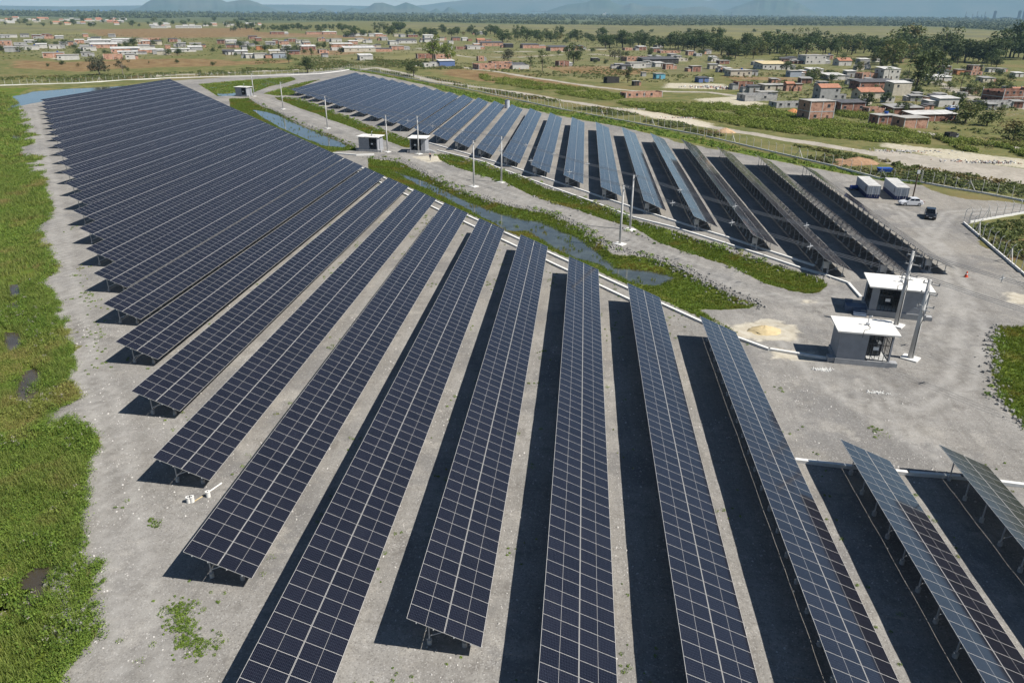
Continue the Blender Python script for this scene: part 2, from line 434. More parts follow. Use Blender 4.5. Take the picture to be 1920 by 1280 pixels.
def ground_z(P):
    P = np.atleast_2d(np.asarray(P, float))
    i = np.clip(np.searchsorted(XS, P[:, 0]) - 1, 0, nx - 2); j = np.clip(np.searchsorted(YS, P[:, 1]) - 1, 0, ny - 2)
    Zg = Z.reshape(ny, nx)
    fx_ = (P[:, 0] - XS[i]) / (XS[i + 1] - XS[i]); fy_ = (P[:, 1] - YS[j]) / (YS[j + 1] - YS[j])
    return (Zg[j, i] * (1 - fx_) + Zg[j, i + 1] * fx_) * (1 - fy_) + (Zg[j + 1, i] * (1 - fx_) + Zg[j + 1, i + 1] * fx_) * fy_

def ground_mat():
    t = NT('ground'); p = t.pos()
    za = t.n('ShaderNodeAttribute'); za.attribute_name = 'za'; zb = t.n('ShaderNodeAttribute'); zb.attribute_name = 'zb'
    sa = t.n('ShaderNodeSeparateColor'); t.link(za.outputs['Color'], sa.inputs[0])
    sb = t.n('ShaderNodeSeparateColor'); t.link(zb.outputs['Color'], sb.inputs[0])
    nA = t.noise(p, .9, 5, .65); nB = t.noise(p, .12, 5, .6); nC = t.noise(p, .02, 4, .6); nF = t.noise(p, 9., 3, .7); nM = t.noise(p, .33, 4, .65)
    nL = t.noise(p, .005, 5, .6)
    def mask(ch, k=.9, lo=.42, hi=.58, n=nA): return t.ramp(t.math('ADD', ch, t.math('MULTIPLY', t.math('SUBTRACT', n, .5), k)), lo, hi)
    # scrub and rough grass
    scrub = t.mix(t.ramp(nB, .38, .62), (.14, .15, .045), (.23, .205, .08))
    scrub = t.mix(t.ramp(nM, .5, .68), scrub, (.09, .115, .028))
    scrub = t.mix(t.ramp(nC, .52, .66), scrub, (.235, .185, .08))
    scrub = t.mix(t.math('MULTIPLY', t.ramp(nF, .3, .75), .55), scrub, (.04, .055, .018))
    dry = t.mix(t.ramp(nB, .35, .65), (.17, .10, .045), (.27, .19, .09))
    dry = t.mix(t.ramp(nA, .5, .7), dry, (.12, .10, .035))
    fld = t.mix(t.ramp(nL, .4, .6), (.20, .185, .075), (.15, .14, .075)); fld = t.mix(t.ramp(nC, .45, .7), fld, (.12, .125, .04))
    lush = t.mix(t.ramp(nM, .35, .65), (.075, .13, .016), (.13, .17, .022)); lush = t.mix(t.ramp(nB, .50, .68), lush, (.17, .15, .035))
    lush = t.mix(t.math('MULTIPLY', t.ramp(nF, .3, .7), .35), lush, (.05, .08, .012))
    wood = t.mix(t.ramp(nC, .4, .6), (.07, .095, .04), (.13, .14, .065))
    # gravel
    g = t.mix(t.ramp(nB, .36, .64), (.26, .247, .226), (.33, .314, .286))
    g = t.mix(t.math('MULTIPLY', t.ramp(nA, .54, .72), .7), g, (.40, .375, .335))
    g = t.mix(t.math('MULTIPLY', t.ramp(nM, .56, .70), .75), g, (.165, .152, .136))
    g = t.mix(t.math('MULTIPLY', t.ramp(nC, .5, .62), .5), g, (.33, .295, .24))
    mp = t.n('ShaderNodeMapping'); mp.inputs['Rotation'].default_value = (0, 0, R(-37)); mp.inputs['Scale'].default_value = (1, .13, 1); t.link(p, mp.inputs['Vector'])
    mq = t.n('ShaderNodeMapping'); mq.inputs['Rotation'].default_value = (0, 0, R(20)); mq.inputs['Scale'].default_value = (.16, 1, 1); t.link(p, mq.inputs['Vector'])
    st = t.noise(mp.outputs[0], .8, 5, .7); su = t.noise(mq.outputs[0], .9, 5, .7)
    g = t.mix(t.math('MULTIPLY', t.ramp(st, .50, .66), .5), g, (.19, .178, .16)); g = t.mix(t.math('MULTIPLY', t.ramp(st, .36, .47, 1., 0.), .35), g, (.38, .365, .335))
    g = t.mix(t.math('MULTIPLY', t.ramp(su, .53, .68), .5), g, (.19, .175, .152)); g = t.mix(t.math('MULTIPLY', t.ramp(t.noise(p, .055, 5, .7), .50, .60), .7), g, (.185, .18, .175))
    g = t.mix(t.math('MULTIPLY', t.ramp(t.noise(p, .21, 6, .75), .55, .64), .55), g, (.43, .405, .36))
    peb = t.vor(p, 13.); sp = t.n('ShaderNodeSeparateColor'); t.link(peb, sp.inputs[0])
    g = t.mix(t.math('MULTIPLY', t.ramp(sp.outputs[0], .86, .97), .55), g, (.50, .485, .46))
    g = t.mix(t.math('MULTIPLY', t.ramp(sp.outputs[1], .84, .97), .5), g, (.11, .10, .092))
    g = t.mix(t.math('MULTIPLY', t.ramp(t.noise(p, 2.6, 5, .75), .50, .66), .45), g, (.17, .16, .145))
    g = t.mix(t.math('MULTIPLY', t.ramp(t.noise(p, 1.7, 5, .8), .55, .68), .4), g, (.42, .40, .37))
    g = t.mix(t.math('MULTIPLY', t.ramp(nF, .3, .8), .4), g, (.15, .142, .13))
    road = t.mix(t.ramp(nB, .4, .6), (.36, .325, .27), (.43, .39, .33)); road = t.mix(t.math('MULTIPLY', t.ramp(nA, .45, .7), .6), road, (.25, .23, .19))
    sand = t.mix(t.ramp(nA, .35, .65), (.50, .44, .33), (.62, .57, .46)); sand = t.mix(t.ramp(nM, .58, .7), sand, (.33, .31, .27))
    zc = t.attr('zc'); tk = t.math('MULTIPLY', zc, t.ramp(t.noise(p, .5, 5, .7), .3, .6)); g = t.mix(t.math('MULTIPLY', tk, .6), g, (.42, .405, .375))
    zd = t.attr('zd'); g = t.mix(t.math('MULTIPLY', t.math('MULTIPLY', zd, t.ramp(t.noise(p, 1.1, 5, .7), .35, .6)), .7), g, (.15, .14, .125))
    c = scrub
    c = t.mix(mask(sb.outputs[2], .8, n=nC), c, fld)
    c = t.mix(mask(sa.outputs[2], .9, n=nB), c, dry)
    c = t.mix(mask(zb.outputs['Alpha'], .6, n=nB), c, wood)
    c = t.mix(mask(sa.outputs[1], .8), c, lush)
    c = t.mix(mask(sb.outputs[1], .9), c, road)
    c = t.mix(mask(sa.outputs[0], .8), c, g)
    c = t.mix(t.math('MULTIPLY', mask(sb.outputs[0], 1.1, .4, .75), .8), c, sand)
    t.bump(t.math('ADD', nF, t.math('MULTIPLY', nA, 2.)), .5, .06)
    return t.done(c, .95, .15)

g_me = np_mesh('ground', V, Fq, ground_mat(), smooth=True)
za = np.ones((len(G), 4), np.float32); zb = np.ones((len(G), 4), np.float32)
za[:, 0] = soft(d_grav, wd); za[:, 1] = soft(d_lush, wd); za[:, 2] = soft(d_dry, wd * 3)
zb[:, 0] = soft(d_sand, wd * 1.6); zb[:, 1] = np.maximum(soft(d_road, wd), .40 * (np.min([sdf(G, q, 30) for q in YARDS], 0) < 0)); zb[:, 2] = soft(d_field, wd * 6); zb[:, 3] = soft(d_forest, wd * 4)
for nm, arr in (('za', za), ('zb', zb)):
    a = g_me.attributes.new(nm, 'FLOAT_COLOR', 'POINT'); a.data.foreach_set('color', arr.ravel())
# worn vehicle tracks: pale where tyres packed the dust, dark where they left damp ruts
MAIN = pxs([(486, 181), (560, 210), (640, 240), (720, 272), (790, 303), (880, 340), (960, 367), (1060, 398), (1180, 450), (1290, 492), (1400, 545), (1500, 565), (1620, 560)])
LEFT = pxs([(60, 205), (75, 280), (95, 360), (112, 430), (122, 520), (140, 610), (165, 690), (200, 770), (215, 860), (225, 960), (240, 1060), (255, 1160), (262, 1285)])
LOOP = pxs([(1600, 700), (1700, 760), (1800, 720), (1830, 620), (1790, 520), (1740, 450), (1780, 400), (1910, 392)])
LOOP2 = pxs([(1480, 640), (1560, 720), (1680, 800), (1900, 940)]); LOOP3 = pxs([(1560, 545), (1640, 600), (1770, 640), (1800, 560), (1770, 470), (1700, 400), (1660, 385)])
dt = np.full(len(G), 30., np.float32); dr = np.full(len(G), 30., np.float32)
for ln in (MAIN, LEFT, LOOP, LOOP2, LOOP3):
    dc_ = line_sdf(G, ln, 0.) + (vnoise(G, .15, 63) - .5) * .8; dt = np.minimum(dt, np.abs(dc_ - .95)); dr = np.minimum(dr, np.minimum(np.abs(dc_), np.abs(dc_ - 2.2)))
for nm, arr in (('zc', np.exp(-(dt / .55) ** 2)), ('zd', np.exp(-(dr / .5) ** 2) * np.clip(vnoise(G, .12, 64) * 2.4 - .8, 0, 1))):
    a = g_me.attributes.new(nm, 'FLOAT', 'POINT'); a.data.foreach_set('value', arr.astype(np.float32))
tag(put('ground', g_me), kind='structure')

def water_mat(name, col, rough=.06):
    t = NT(name); p = t.pos()
    c = t.mix(t.ramp(t.noise(p, .5, 4), .4, .65), col, tuple(x * 1.5 for x in col))
    t.bump(t.noise(p, 2.2, 3), .05, .05)
    return t.done(c, rough, .5)
MT['water'] = water_mat('pond_water', (.055, .065, .06)); MT['mud'] = water_mat('muddy_water', (.06, .05, .035), .12)

def sheet(name, poly, z, m, kind='structure'):
    """flat sheet over a polygon"""
    import bmesh
    bm = bmesh.new(); vs = [bm.verts.new((x, y, z)) for x, y in poly]
    f = bm.faces.new(vs); bmesh.ops.triangulate(bm, faces=[f]); bm.normal_update()
    if sum(f_.normal.z for f_ in bm.faces) < 0: bmesh.ops.reverse_faces(bm, faces=bm.faces)
    me = bpy.data.meshes.new(name); bm.to_mesh(me); bm.free(); me.materials.append(m)
    return tag(put(name, me), kind=kind)
def hull_box(poly, m=1.):
    A = np.array(poly); return [(A[:, 0].min() - m, A[:, 1].min() - m), (A[:, 0].max() + m, A[:, 1].min() - m), (A[:, 0].max() + m, A[:, 1].max() + m), (A[:, 0].min() - m, A[:, 1].max() + m)]
sheet('channel_water', CH1, -.50, MT['water']); sheet('channel_water', CH2, -.50, MT['water']); sheet('channel_water', CH3, -.47, MT['water'])
sheet('channel_water', STRIP1, -.50, MT['water'])
sheet('pond_water', POND_L, -.5, MT['water'])
for p_ in POOLS: sheet('marsh_water', hull_box(p_, .5), -.52, MT['mud'])
SEA = pxs([(-500, 21.5), (0, 22.6), (480, 25.3), (700, 26.2), (900, 26.8)])
SEA = [(-17900, SEA[0][1])] + SEA + [(SEA[-1][0] * 17900 / SEA[-1][1], 17900), (-17900, 17900)]
ts = NT('sea'); sea_m = ts.done(ts.mix(ts.noise(ts.pos(), .0008, 3), (.02, .085, .26), (.03, .10, .29)), .9, 0.)
sheet('sea', SEA, 1.0, sea_m)
# ------------------------------------------------------------------ solar tables
def glass_mat():
    t = NT('solar_glass'); uv = t.n('ShaderNodeUVMap').outputs[0]
    sx = t.n('ShaderNodeSeparateXYZ'); t.link(uv, sx.inputs[0]); u, v = sx.outputs[0], sx.outputs[1]
    # u runs along the row (0..6 cells), v down the slope (0..24 half cells); white strip at the middle of a module
    def grid(a, wdt): return t.math('GREATER_THAN', t.math('ABSOLUTE', t.math('SUBTRACT', t.math('FRACT', a), .5)), .5 - wdt)
    ln = t.math('MAXIMUM', grid(u, .028), grid(v, .045))
    mid = t.math('LESS_THAN', t.math('ABSOLUTE', t.math('SUBTRACT', v, 12.)), .12)
    ww = t.n('ShaderNodeTexWhiteNoise', noise_dimensions='2D'); fl = t.n('ShaderNodeVectorMath', operation='FLOOR'); t.link(uv, fl.inputs[0]); t.link(fl.outputs[0], ww.inputs['Vector'])
    oi = t.n('ShaderNodeObjectInfo').outputs['Random']
    k = t.math('ADD', t.math('MULTIPLY', ww.outputs['Value'], .35), t.math('MULTIPLY', oi, .65))
    cell = t.mix(k, (.0060, .0066, .0115), (.0115, .0122, .020))
    dust = t.ramp(t.noise(t.pos(), .6, 4), .45, .75, 0, .008)
    c = t.mix(ln, cell, (.045, .048, .066)); c = t.mix(dust, c, (.35, .32, .28)); c = t.mix(mid, c, (.32, .31, .30))
    return t.done(c, t.ramp(t.noise(t.pos(), .25, 3), .3, .7, .06, .11), .65)
MT['glass'] = glass_mat()
MODW, MODL, PITCHM = 1.146, 2.300, 1.154
ct, st_ = math.cos(TILT), math.sin(TILT)
def slope_pt(a, y, h=0.):
    """row-local point: a metres down the slope from the high edge, y along the row, h above the surface"""
    return (a * ct + h * st_, y, HIGH_Z - a * st_ + h * ct)
def add_module(mb, uvs, a0, y0, jit=0., org=(0, 0, 0)):
    th = .035; fr = .019; fy = .011
    def P(a, y, h): p = slope_pt(a, y, h + jit * (a - a0 - MODL / 2)); return (p[0] - org[0], p[1] - org[1], p[2] - org[2])
    a1, y1 = a0 + MODL, y0 + MODW
    o = [(a0, y0), (a1, y0), (a1, y1), (a0, y1)]; i = [(a0 + fr, y0 + fy), (a1 - fr, y0 + fy), (a1 - fr, y1 - fy), (a0 + fr, y1 - fy)]
    vs = [P(a, y, 0) for a, y in o] + [P(a, y, 0) for a, y in i] + [P(a, y, -th) for a, y in o] + [P(a, y, -.003) for a, y in i]
    fs = [(0, 1, 5, 4), (1, 2, 6, 5), (2, 3, 7, 6), (3, 0, 4, 7), (8, 9, 1, 0), (9, 10, 2, 1), (10, 11, 3, 2), (11, 8, 0, 3), (11, 10, 9, 8)]
    mb.add(vs, fs, 0); uvs += [(0, 0)] * 36
    mb.add(vs[12:16], [(0, 1, 2, 3)], 1); uvs += [(0, 0), (0, 24), (6, 24), (6, 0)]
def with_uv(me, uvs):
    l = me.uv_layers.new(name='UVMap'); l.data.foreach_set('uv', np.array(uvs, np.float32).ravel()); return me
ROWMATS = [MT['alu'], MT['glass']]
def slope0(j): return .0 if j == 0 else MODL + .03
ORG = slope_pt(MODL / 2, MODW / 2)
_mb = MB(); _uv = []; add_module(_mb, _uv, 0, 0, org=ORG); MODULE = with_uv(_mb.mesh('solar_panel', ROWMATS), _uv)
_cache = {}
def array_mesh(i0, i1):
    if (i0, i1) not in _cache:
        mb = MB(); uv = []
        r = random.Random(i0 * 1000 + i1)
        for i in range(i0, i1):
            for j in (0, 1): add_module(mb, uv, slope0(j), i * PITCHM, r.gauss(0, .0004))
        _cache[i0, i1] = with_uv(mb.mesh('solar_panels', ROWMATS), uv)
    return _cache[i0, i1]
def post_mesh(tall):
    a = 1.05 / ct if tall else 3.15 / ct
    x = a * ct; top = HIGH_Z - a * st_ - .16
    mb = MB(); mb.box((x, 0, (top + .25) / 2 + .05), (.075, .09, top - .30), mi=0); mb.cyl((x, 0, -.15), .16, .50, 10, 1)
    return mb.mesh('post', [MT['steel'], MT['concrete']])
POST = {True: post_mesh(True), False: post_mesh(False)}
def brace_mesh():
    mb = MB(); mb.bar(slope_pt(.25, 0, -.14), slope_pt(SLOPE - .3, 0, -.14), .05, .08)
    x0 = 1.05; zz = .62
    mb.bar((x0, 0, zz), slope_pt(2.85 / ct, 0, -.18), .045, .045)
    return mb.mesh('brace', MT['steel'])
BRACE = brace_mesh()
_rail = {}
def rail_mesh(a, L):
    if (a, L) not in _rail:
        mb = MB(); mb.bar(slope_pt(a, -.05, -.065), slope_pt(a, L * PITCHM + .05, -.065), .05, .06); _rail[a, L] = mb.mesh('rail', MT['steel'])
    return _rail[a, L]
def stuff_posts(ys, n):
    mb = MB()
    for y in ys:
        for tl in (True, False):
            a = 1.05 if tl else 3.15; top = HIGH_Z - a * math.tan(TILT) - .16
            mb.box((a, y, (top + .25) / 2 + .05), (.075, .09, top - .30), mi=0); mb.cyl((a, y, -.15), .16, .50, 7, 1)
    return mb.mesh('posts', [MT['steel'], MT['concrete']])
def solar_row(x, y0, y1, label, group, n_panels, n_posts, from_far=False):
    n = int((y1 - y0) / PITCHM)
    t = thing('solar_table', (x, y0, 0), 0, label, 'solar table', group)
    n_i = min(n, n_panels // 2)
    lo, hi = (0, n_i)
    for i in range(lo, hi):
        for j in (0, 1):
            p = slope_pt(slope0(j) + MODL / 2, i * PITCHM + MODW / 2)
            put('solar_panel', MODULE, t, p, (rnd.gauss(0, .0008), rnd.gauss(0, .0008), 0))
    if n_i < n: tag(put('solar_panels', array_mesh(n_i, n), t), kind='stuff' if n_i else None)
    m = int(n * PITCHM / 2.68); ys = [.9 + i * (n * PITCHM - 1.8) / m for i in range(m + 1)]
    ind = ys[:n_posts] if not from_far else ys[-n_posts:] if n_posts < len(ys) else ys
    for y in ind:
        for tl in (True, False): put('post', POST[tl], t, (0, y, 0))
    for y in ys[:12] if n_posts > 6 else ys[:3]: put('brace', BRACE, t, (0, y, 0))
    rest = [y for y in ys if y not in ind]
    if rest: tag(put('posts', stuff_posts(rest, n), t), kind='stuff')
    for a in (.62, 1.68, 2.95, 4.0): put('rail', rail_mesh(a, n), t)
    return t
def nth(i):
    return ['first', 'second', 'third', 'fourth', 'fifth', 'sixth', 'seventh', 'eighth', 'ninth', 'tenth', 'eleventh', 'twelfth', 'thirteenth', 'fourteenth',
            'fifteenth', 'sixteenth', 'seventeenth', 'eighteenth', 'nineteenth'][i - 1] if i < 20 else f'{i}th' if i % 10 not in (1, 2, 3) else f'{i}' + {1: 'st', 2: 'nd', 3: 'rd'}[i % 10]
SOUTH_LABEL = {-7: 'short dark solar table cut off by the right edge of the picture', -6: 'dark solar table between the rightmost one and the full-length tables',
  -2: 'dark solar table whose lifted near end shows its posts at the bottom centre', 0: 'dark solar table ending nearest the bottom left with posts in a triangular shadow',
  22: 'far solar table whose right end juts out past its neighbours beside the gravel road', 23: 'farthest solar table of the dark field, along the blue pond'}
for k in range(-7, 24):
    x, a, b = south_row(k)
    lab = SOUTH_LABEL.get(k, f'long dark solar table, {nth(k + 8)} counted from the picture\'s right edge in the near field')
    solar_row(x, a, b, lab, 'dark solar tables of the near field', 100 if k <= 6 else 0, 60 if k <= 3 else 4)
for n in range(24):
    x, a, b = north_row(n)
    lab = {0: 'rightmost solar table of the bluish far field, seen edge-on beside the parking yard', 23: 'leftmost solar table of the bluish far field, next to the green verge'}.get(
        n, f'bluish solar table, {nth(n + 1)} counted from the parking yard in the far field')
    solar_row(x, a, b, lab, 'bluish solar tables of the far field', 0, 60 if n <= 6 else 5)
# ------------------------------------------------------------------ plant buildings, poles, fences, vehicles
MT['grey_wall'] = plain('grey_render_wall', (.33, .34, .36), .85, .07, 1.2)
MT['pale_wall'] = plain('pale_grey_render', (.50, .50, .49), .85, .07, 1.2)
MT['roof_white'] = plain('white_roof_slab', (.80, .78, .73), .8, .05, 1.)
MT['plinth'] = plain('grey_plinth', (.36, .365, .37), .85, .1, 1.5)
MT['floor_pale'] = plain('pale_floor', (.55, .55, .53), .8, .05)
MT['transformer'] = plain('transformer_grey', (.16, .17, .18), .5, .08)
MT['sign_white'] = plain('white_sign', (.8, .8, .78), .5, .02)
MT['bluegrey'] = plain('blue_grey_paint', (.13, .17, .24), .6, .1)

def bars(mb, x0, x1, y, z0, z1, n, mi=0):
    for i in range(n + 1):
        x = x0 + (x1 - x0) * i / n; mb.box((x, y, (z0 + z1) / 2), (.05, .05, z1 - z0), mi=mi)
    for z in (z0 + .03, z0 + (z1 - z0) * .62, z1 - .03): mb.box(((x0 + x1) / 2, y + .004, z), (x1 - x0, .04, .05), mi=mi)
def bars_y(mb, x, y0, y1, z0, z1, n, mi=0):
    for i in range(n + 1):
        y = y0 + (y1 - y0) * i / n; mb.box((x, y, (z0 + z1) / 2), (.05, .05, z1 - z0), mi=mi)
    for z in (z0 + .03, z0 + (z1 - z0) * .62, z1 - .03): mb.box((x + .004, (y0 + y1) / 2, z), (.04, y1 - y0, .05), mi=mi)

def cabin(loc, rz, W, D, label, open_front, side_open=False, vent=True, steps=None, ztop=3.9, pz=.62, right_open=False):
    """rendered brick cabin: plinth, three walls, barred opening at the front, overhanging slab; front faces -y"""
    t = thing('transformer_cabin', loc, rz, label, 'building', 'transformer cabins of the solar plant')
    w, d = W - .9, D - .9; x0, x1, y0, y1 = -w / 2, w / 2, -d / 2, d / 2; th = .18; zr = ztop - .16
    mb = MB(); mb.box((0, 0, pz / 2 - .1), (w + .24, d + .24, pz + .2), mi=0); mb.build('plinth', [MT['plinth']], t)
    f0, f1 = open_front
    mb = MB(); zc, h = (pz + zr) / 2, zr - pz
    mb.box((0, y1 - th / 2, zc), (w, th, h)); mb.box((x0 + th / 2, (-.0), zc), (th, d - 2 * th, h)) if not side_open else None
    if right_open:
        mb.box((x1 - th / 2, y1 - th - .3, zc), (th, .6, h)); mb.box((x1 - th / 2, 0, zr - .1), (th, d - 2 * th, .2))
    else: mb.box((x1 - th / 2, 0, zc), (th, d - 2 * th, h))
    if side_open:
        mb.box((x0 + th / 2, y1 - th - .5, zc), (th, 1.0, h)); mb.box((x0 + th / 2, 0, zr - .1), (th, d - 2 * th, .2))
    for a, b in ((x0, f0), (f1, x1)):
        if b - a > .02: mb.box(((a + b) / 2, y0 + th / 2, zc), (b - a, th, h))
    mb.box(((f0 + f1) / 2, y0 + th / 2, zr - .09), (f1 - f0, th, .18))
    mb.build('wall', MT['grey_wall'], t)
    mb = MB(); mb.box((0, 0, pz + .01), (w - 2 * th, d - 2 * th, .02)); mb.build('floor', MT['floor_pale'], t)
    mb = MB(); mb.box((0, 0, ztop - .08), (W, D, .16)); mb.build('roof', MT['roof_white'], t)
    mb = MB(); bars(mb, f0 + .03, f1 - .03, y0 + .06, pz + .02, zr - .2, max(3, int((f1 - f0) / .42))); mb.build('grille', MT['black_metal'], t)
    if side_open:
        mb = MB(); bars_y(mb, x0 + .06, y0 + th, y1 - th - 1.05, pz + .02, zr - .22, 4); mb.build('grille', MT['black_metal'], t)
    if right_open:
        mb = MB(); bars_y(mb, x1 - .06, y0 + th, y1 - th - .65, pz + .02, zr - .22, 6); mb.build('grille', MT['black_metal'], t)
    mb = MB(); cx = (f0 + f1) / 2
    mb.box((cx, .25, pz + .75), (1.5, 1.0, 1.3), taper=.96)
    for i in range(6): mb.box((cx - .65 + i * .26, -.35, pz + .7), (.05, .22, 1.0))
    for i in (-1, 0, 1): mb.cyl((cx + i * .4, .25, pz + 1.38), .07, .45, 8)
    mb.box((cx - .95, .6, pz + .95), (.5, .5, 1.8))
    mb.build('transformer', MT['transformer'], t)
    mb = MB(); mb.box((cx - .25, y0 - .005, pz + 1.45), (.55, .02, .38)); mb.build('warning_sign', MT['sign_white'], t)
    mb = MB(); mb.box((x0 - .45, y0 + .55, .28), (.7, 1.0, .56)); mb.box((x1 + .5, y0 + .5, .24), (.8, .8, .48)); mb.build('cable_pit', MT['plinth'], t)
    if vent:
        mb = MB(); mb.box((.3, .2, ztop + .12), (.32, .32, .24)); mb.tube([(.3, .2, ztop), (.3, .2, ztop + .95)], .05, 8); mb.tube([(.3, .2, ztop + .95), (.55, .05, ztop + 1.1)], .09, 8)
        mb.build('roof_antenna', MT['steel'], t)
        mb = MB(); pts = [(.32, .05, ztop + .03), (.45, -.5, ztop + .02), (.25, -1.0, ztop + .02), (-.3, -1.4, ztop + .02), (-.6, -D / 2 - .03, ztop + .02), (-.62, -D / 2 - .05, ztop - .5)]
        mb.tube(pts, .025, 6); mb.build('roof_cable', MT['black_metal'], t)
    if steps:
        mb = MB()
        if steps == 'left':
            mb.box((x0 - 1.3, y0 + 1.3, pz / 2), (2.4, 1.6, pz)); mb.box((x0 - 2.1, y0 + 2.15, pz / 2 + .2), (.9, .14, pz + .4))
            for i in range(4): mb.box((x0 - .95, y0 + .34 - i * .32, (pz - .15 * (i + 1)) / 2), (1.5, .32, pz - .15 * (i + 1)), mi=0)
        else:
            mb.box((x1 + .75, y0 + 1.5, pz / 2), (1.3, 1.6, pz), mi=0)
            for i in range(4): mb.box((x1 + 1.55 + i * .32, y0 + 1.5, (pz - .14 * (i + 1)) / 2), (.32, 1.2, pz - .14 * (i + 1)), mi=0)
        mb.build('steps', [MT['bluegrey'] if steps == 'left' else MT['plinth']], t)
    return t
cabin((31.15, 75.9), R(-6.5), 6.2, 4.4, 'small grey cabin with white slab roof and barred front, nearest the camera', (.2, 2.47), right_open=True)
cabin((40.2, 90.9), R(-11), 7.3, 5.6, 'larger grey cabin with blue steps and white roof behind the nearest cabin', (-2.35, .3), True, True, 'left', pz=.75)
cabin((-55.8, 196.9), R(-8), 6.2, 4.7, 'grey cabin with white roof at the channel crossing, left of the cabin with steps', (.3, 2.4))
cabin((-42.7, 196.9), R(-1), 5.0, 5.1, 'grey cabin with side steps and a big dark front opening below the bluish tables', (-1.75, .95), False, False, 'right')
cabin((-146., 322.6), R(-12), 6.4, 4.8, 'farthest small cabin with white roof standing in the green wetland', (.3, 2.4))

# poles ----------------------------------------------------------------
def pole(xy, h, label, kind, r0=.19, r1=.12, rz=0.):
    t = thing('utility_pole', (xy[0], xy[1], 0), rz, label, 'utility pole', 'concrete power poles along the gravel road')
    mb = MB(); mb.tube([(0, 0, -.3), (0, 0, h * .5), (0, 0, h)], [r0, (r0 + r1) / 2, r1], 12); mb.build('shaft', MT['pole'], t, smooth=True)
    mb = MB(); mb.box((0, 0, .06), (1.7, 1.5, .16)); mb.build('footing', MT['white_concrete'], t)
    lv = {'light': [h - .15], 'tee': [h - .1, h - 1.5], 'heavy': [h - .5, h - 1.6, h - 3.0]}[kind]
    for i, z in enumerate(lv):
        mb = MB(); L = 1.1 if kind == 'light' else 1.7
        mb.bar((-L / 2 + .2, .16, z), (L / 2 + .2, .16, z), .09, .11); mb.build('crossarm', MT['pole'], t)
        for k in range(3):
            x = -L / 2 + .3 + k * (L - .2) / 2
            mb = MB(); mb.cyl((x, .16, z + .05), .045, .1, 8); mb.cyl((x, .16, z + .12), .07, .06, 8); mb.cyl((x, .16, z + .19), .055, .06, 8); mb.build('insulator', MT['transformer'], t, smooth=False)
    if kind == 'heavy':
        mb = MB()
        for k in range(3):
            mb.bar((-.5 + k * .5, -.3, h - 3.3), (-.5 + k * .5, -.55, h - 2.75), .05); mb.bar((-.5 + k * .5, -.3, h - 3.3), (-.1, -.14, h - 3.6), .03)
        mb.bar((-.8, -.25, h - 3.3), (.8, -.25, h - 3.3), .08); mb.build('fuse_switch', MT['steel'], t)
        mb = MB(); mb.tube([(.16, -.2, h - 3.4), (.35, -.3, h - 4.2), (.2, -.22, h - 5.0), (.2, -.2, .2)], .035, 6); mb.build('drop_cable', MT['black_metal'], t)
    return t
MT['pole'] = plain('pale_concrete_pole', (.58, .57, .55), .85, .07, .8)
POLES1 = [(-141.5, 322.3, 9.2), (-80.2, 234.6, 9.8), (-51., 195.4, 9.4), (-17., 161.3, 9.8), (9.1, 125.5, 9.4), (38.9, 86.1, 9.3)]
POLES2 = [(-112.4, 280.5, 9.6), (-42.2, 193.4, 9.6), (-22.4, 156.2, 9.6), (7.0, 116.6, 9.5), (36.9, 76.5, 9.1)]
PL1 = ['slender white pole beside the farthest cabin in the wetland', 'white pole between the far channel and the gravel road bend', 'tall white pole with several crossarms left of the cabin with steps',
  'white pole in the grass strip, right one of the mid pair', 'rear one of the two white poles standing mid-road before the bluish tables', 'thick concrete pole with fuse switches in front of the larger cabin']
PL2 = ['lone white pole at the far end of the gravel road', 'white pole in front of the cabin with steps', 'white pole on the channel bank, left one of the mid pair', 'front one of the two white poles standing mid-road before the bluish tables',
  'thick leaning-looking concrete pole with loose cables beside the nearest cabin']
for i, p in enumerate(POLES1): pole(p, p[2], PL1[i], ['tee', 'light', 'tee', 'light', 'light', 'heavy'][i], *((.30, .17) if i == 5 else (.20, .13)), rz=R(-38))
for i, p in enumerate(POLES2): pole(p, p[2], PL2[i], ['light', 'tee', 'light', 'light', 'heavy'][i], *((.32, .18) if i == 4 else (.20, .13)), rz=R(-38))

def wire_run(pts, dz, off, label, r=.018):
    mb = MB()
    for a, b in zip(pts[:-1], pts[1:]):
        A = Vector((a[0] + off[0], a[1] + off[1], a[2] + dz)); B = Vector((b[0] + off[0], b[1] + off[1], b[2] + dz)); L = (B - A).length
        q = [A.lerp(B, i / 10) - Vector((0, 0, (L * .011) * 4 * (i / 10) * (1 - i / 10))) for i in range(11)]
        mb.tube(q, r, 5, caps=False)
    t = tag(mb.build('power_line', MT['cable']), label, 'power line', 'overhead power lines')
    return t
nx_ = (66., 50., 9.3); nx2 = (64., 40.5, 9.1)
for i, o in enumerate((-.42, .1, .62)):
    n_ = ('inner', 'middle', 'outer')[i]
    wire_run(POLES1 + [nx_], .0, (o * .79, o * .62), f'{n_} wire of the power line nearest the bluish tables', .024)
    wire_run(POLES2 + [nx2], .0, (o * .79, o * .62), f'{n_} wire of the power line nearest the channel', .024)
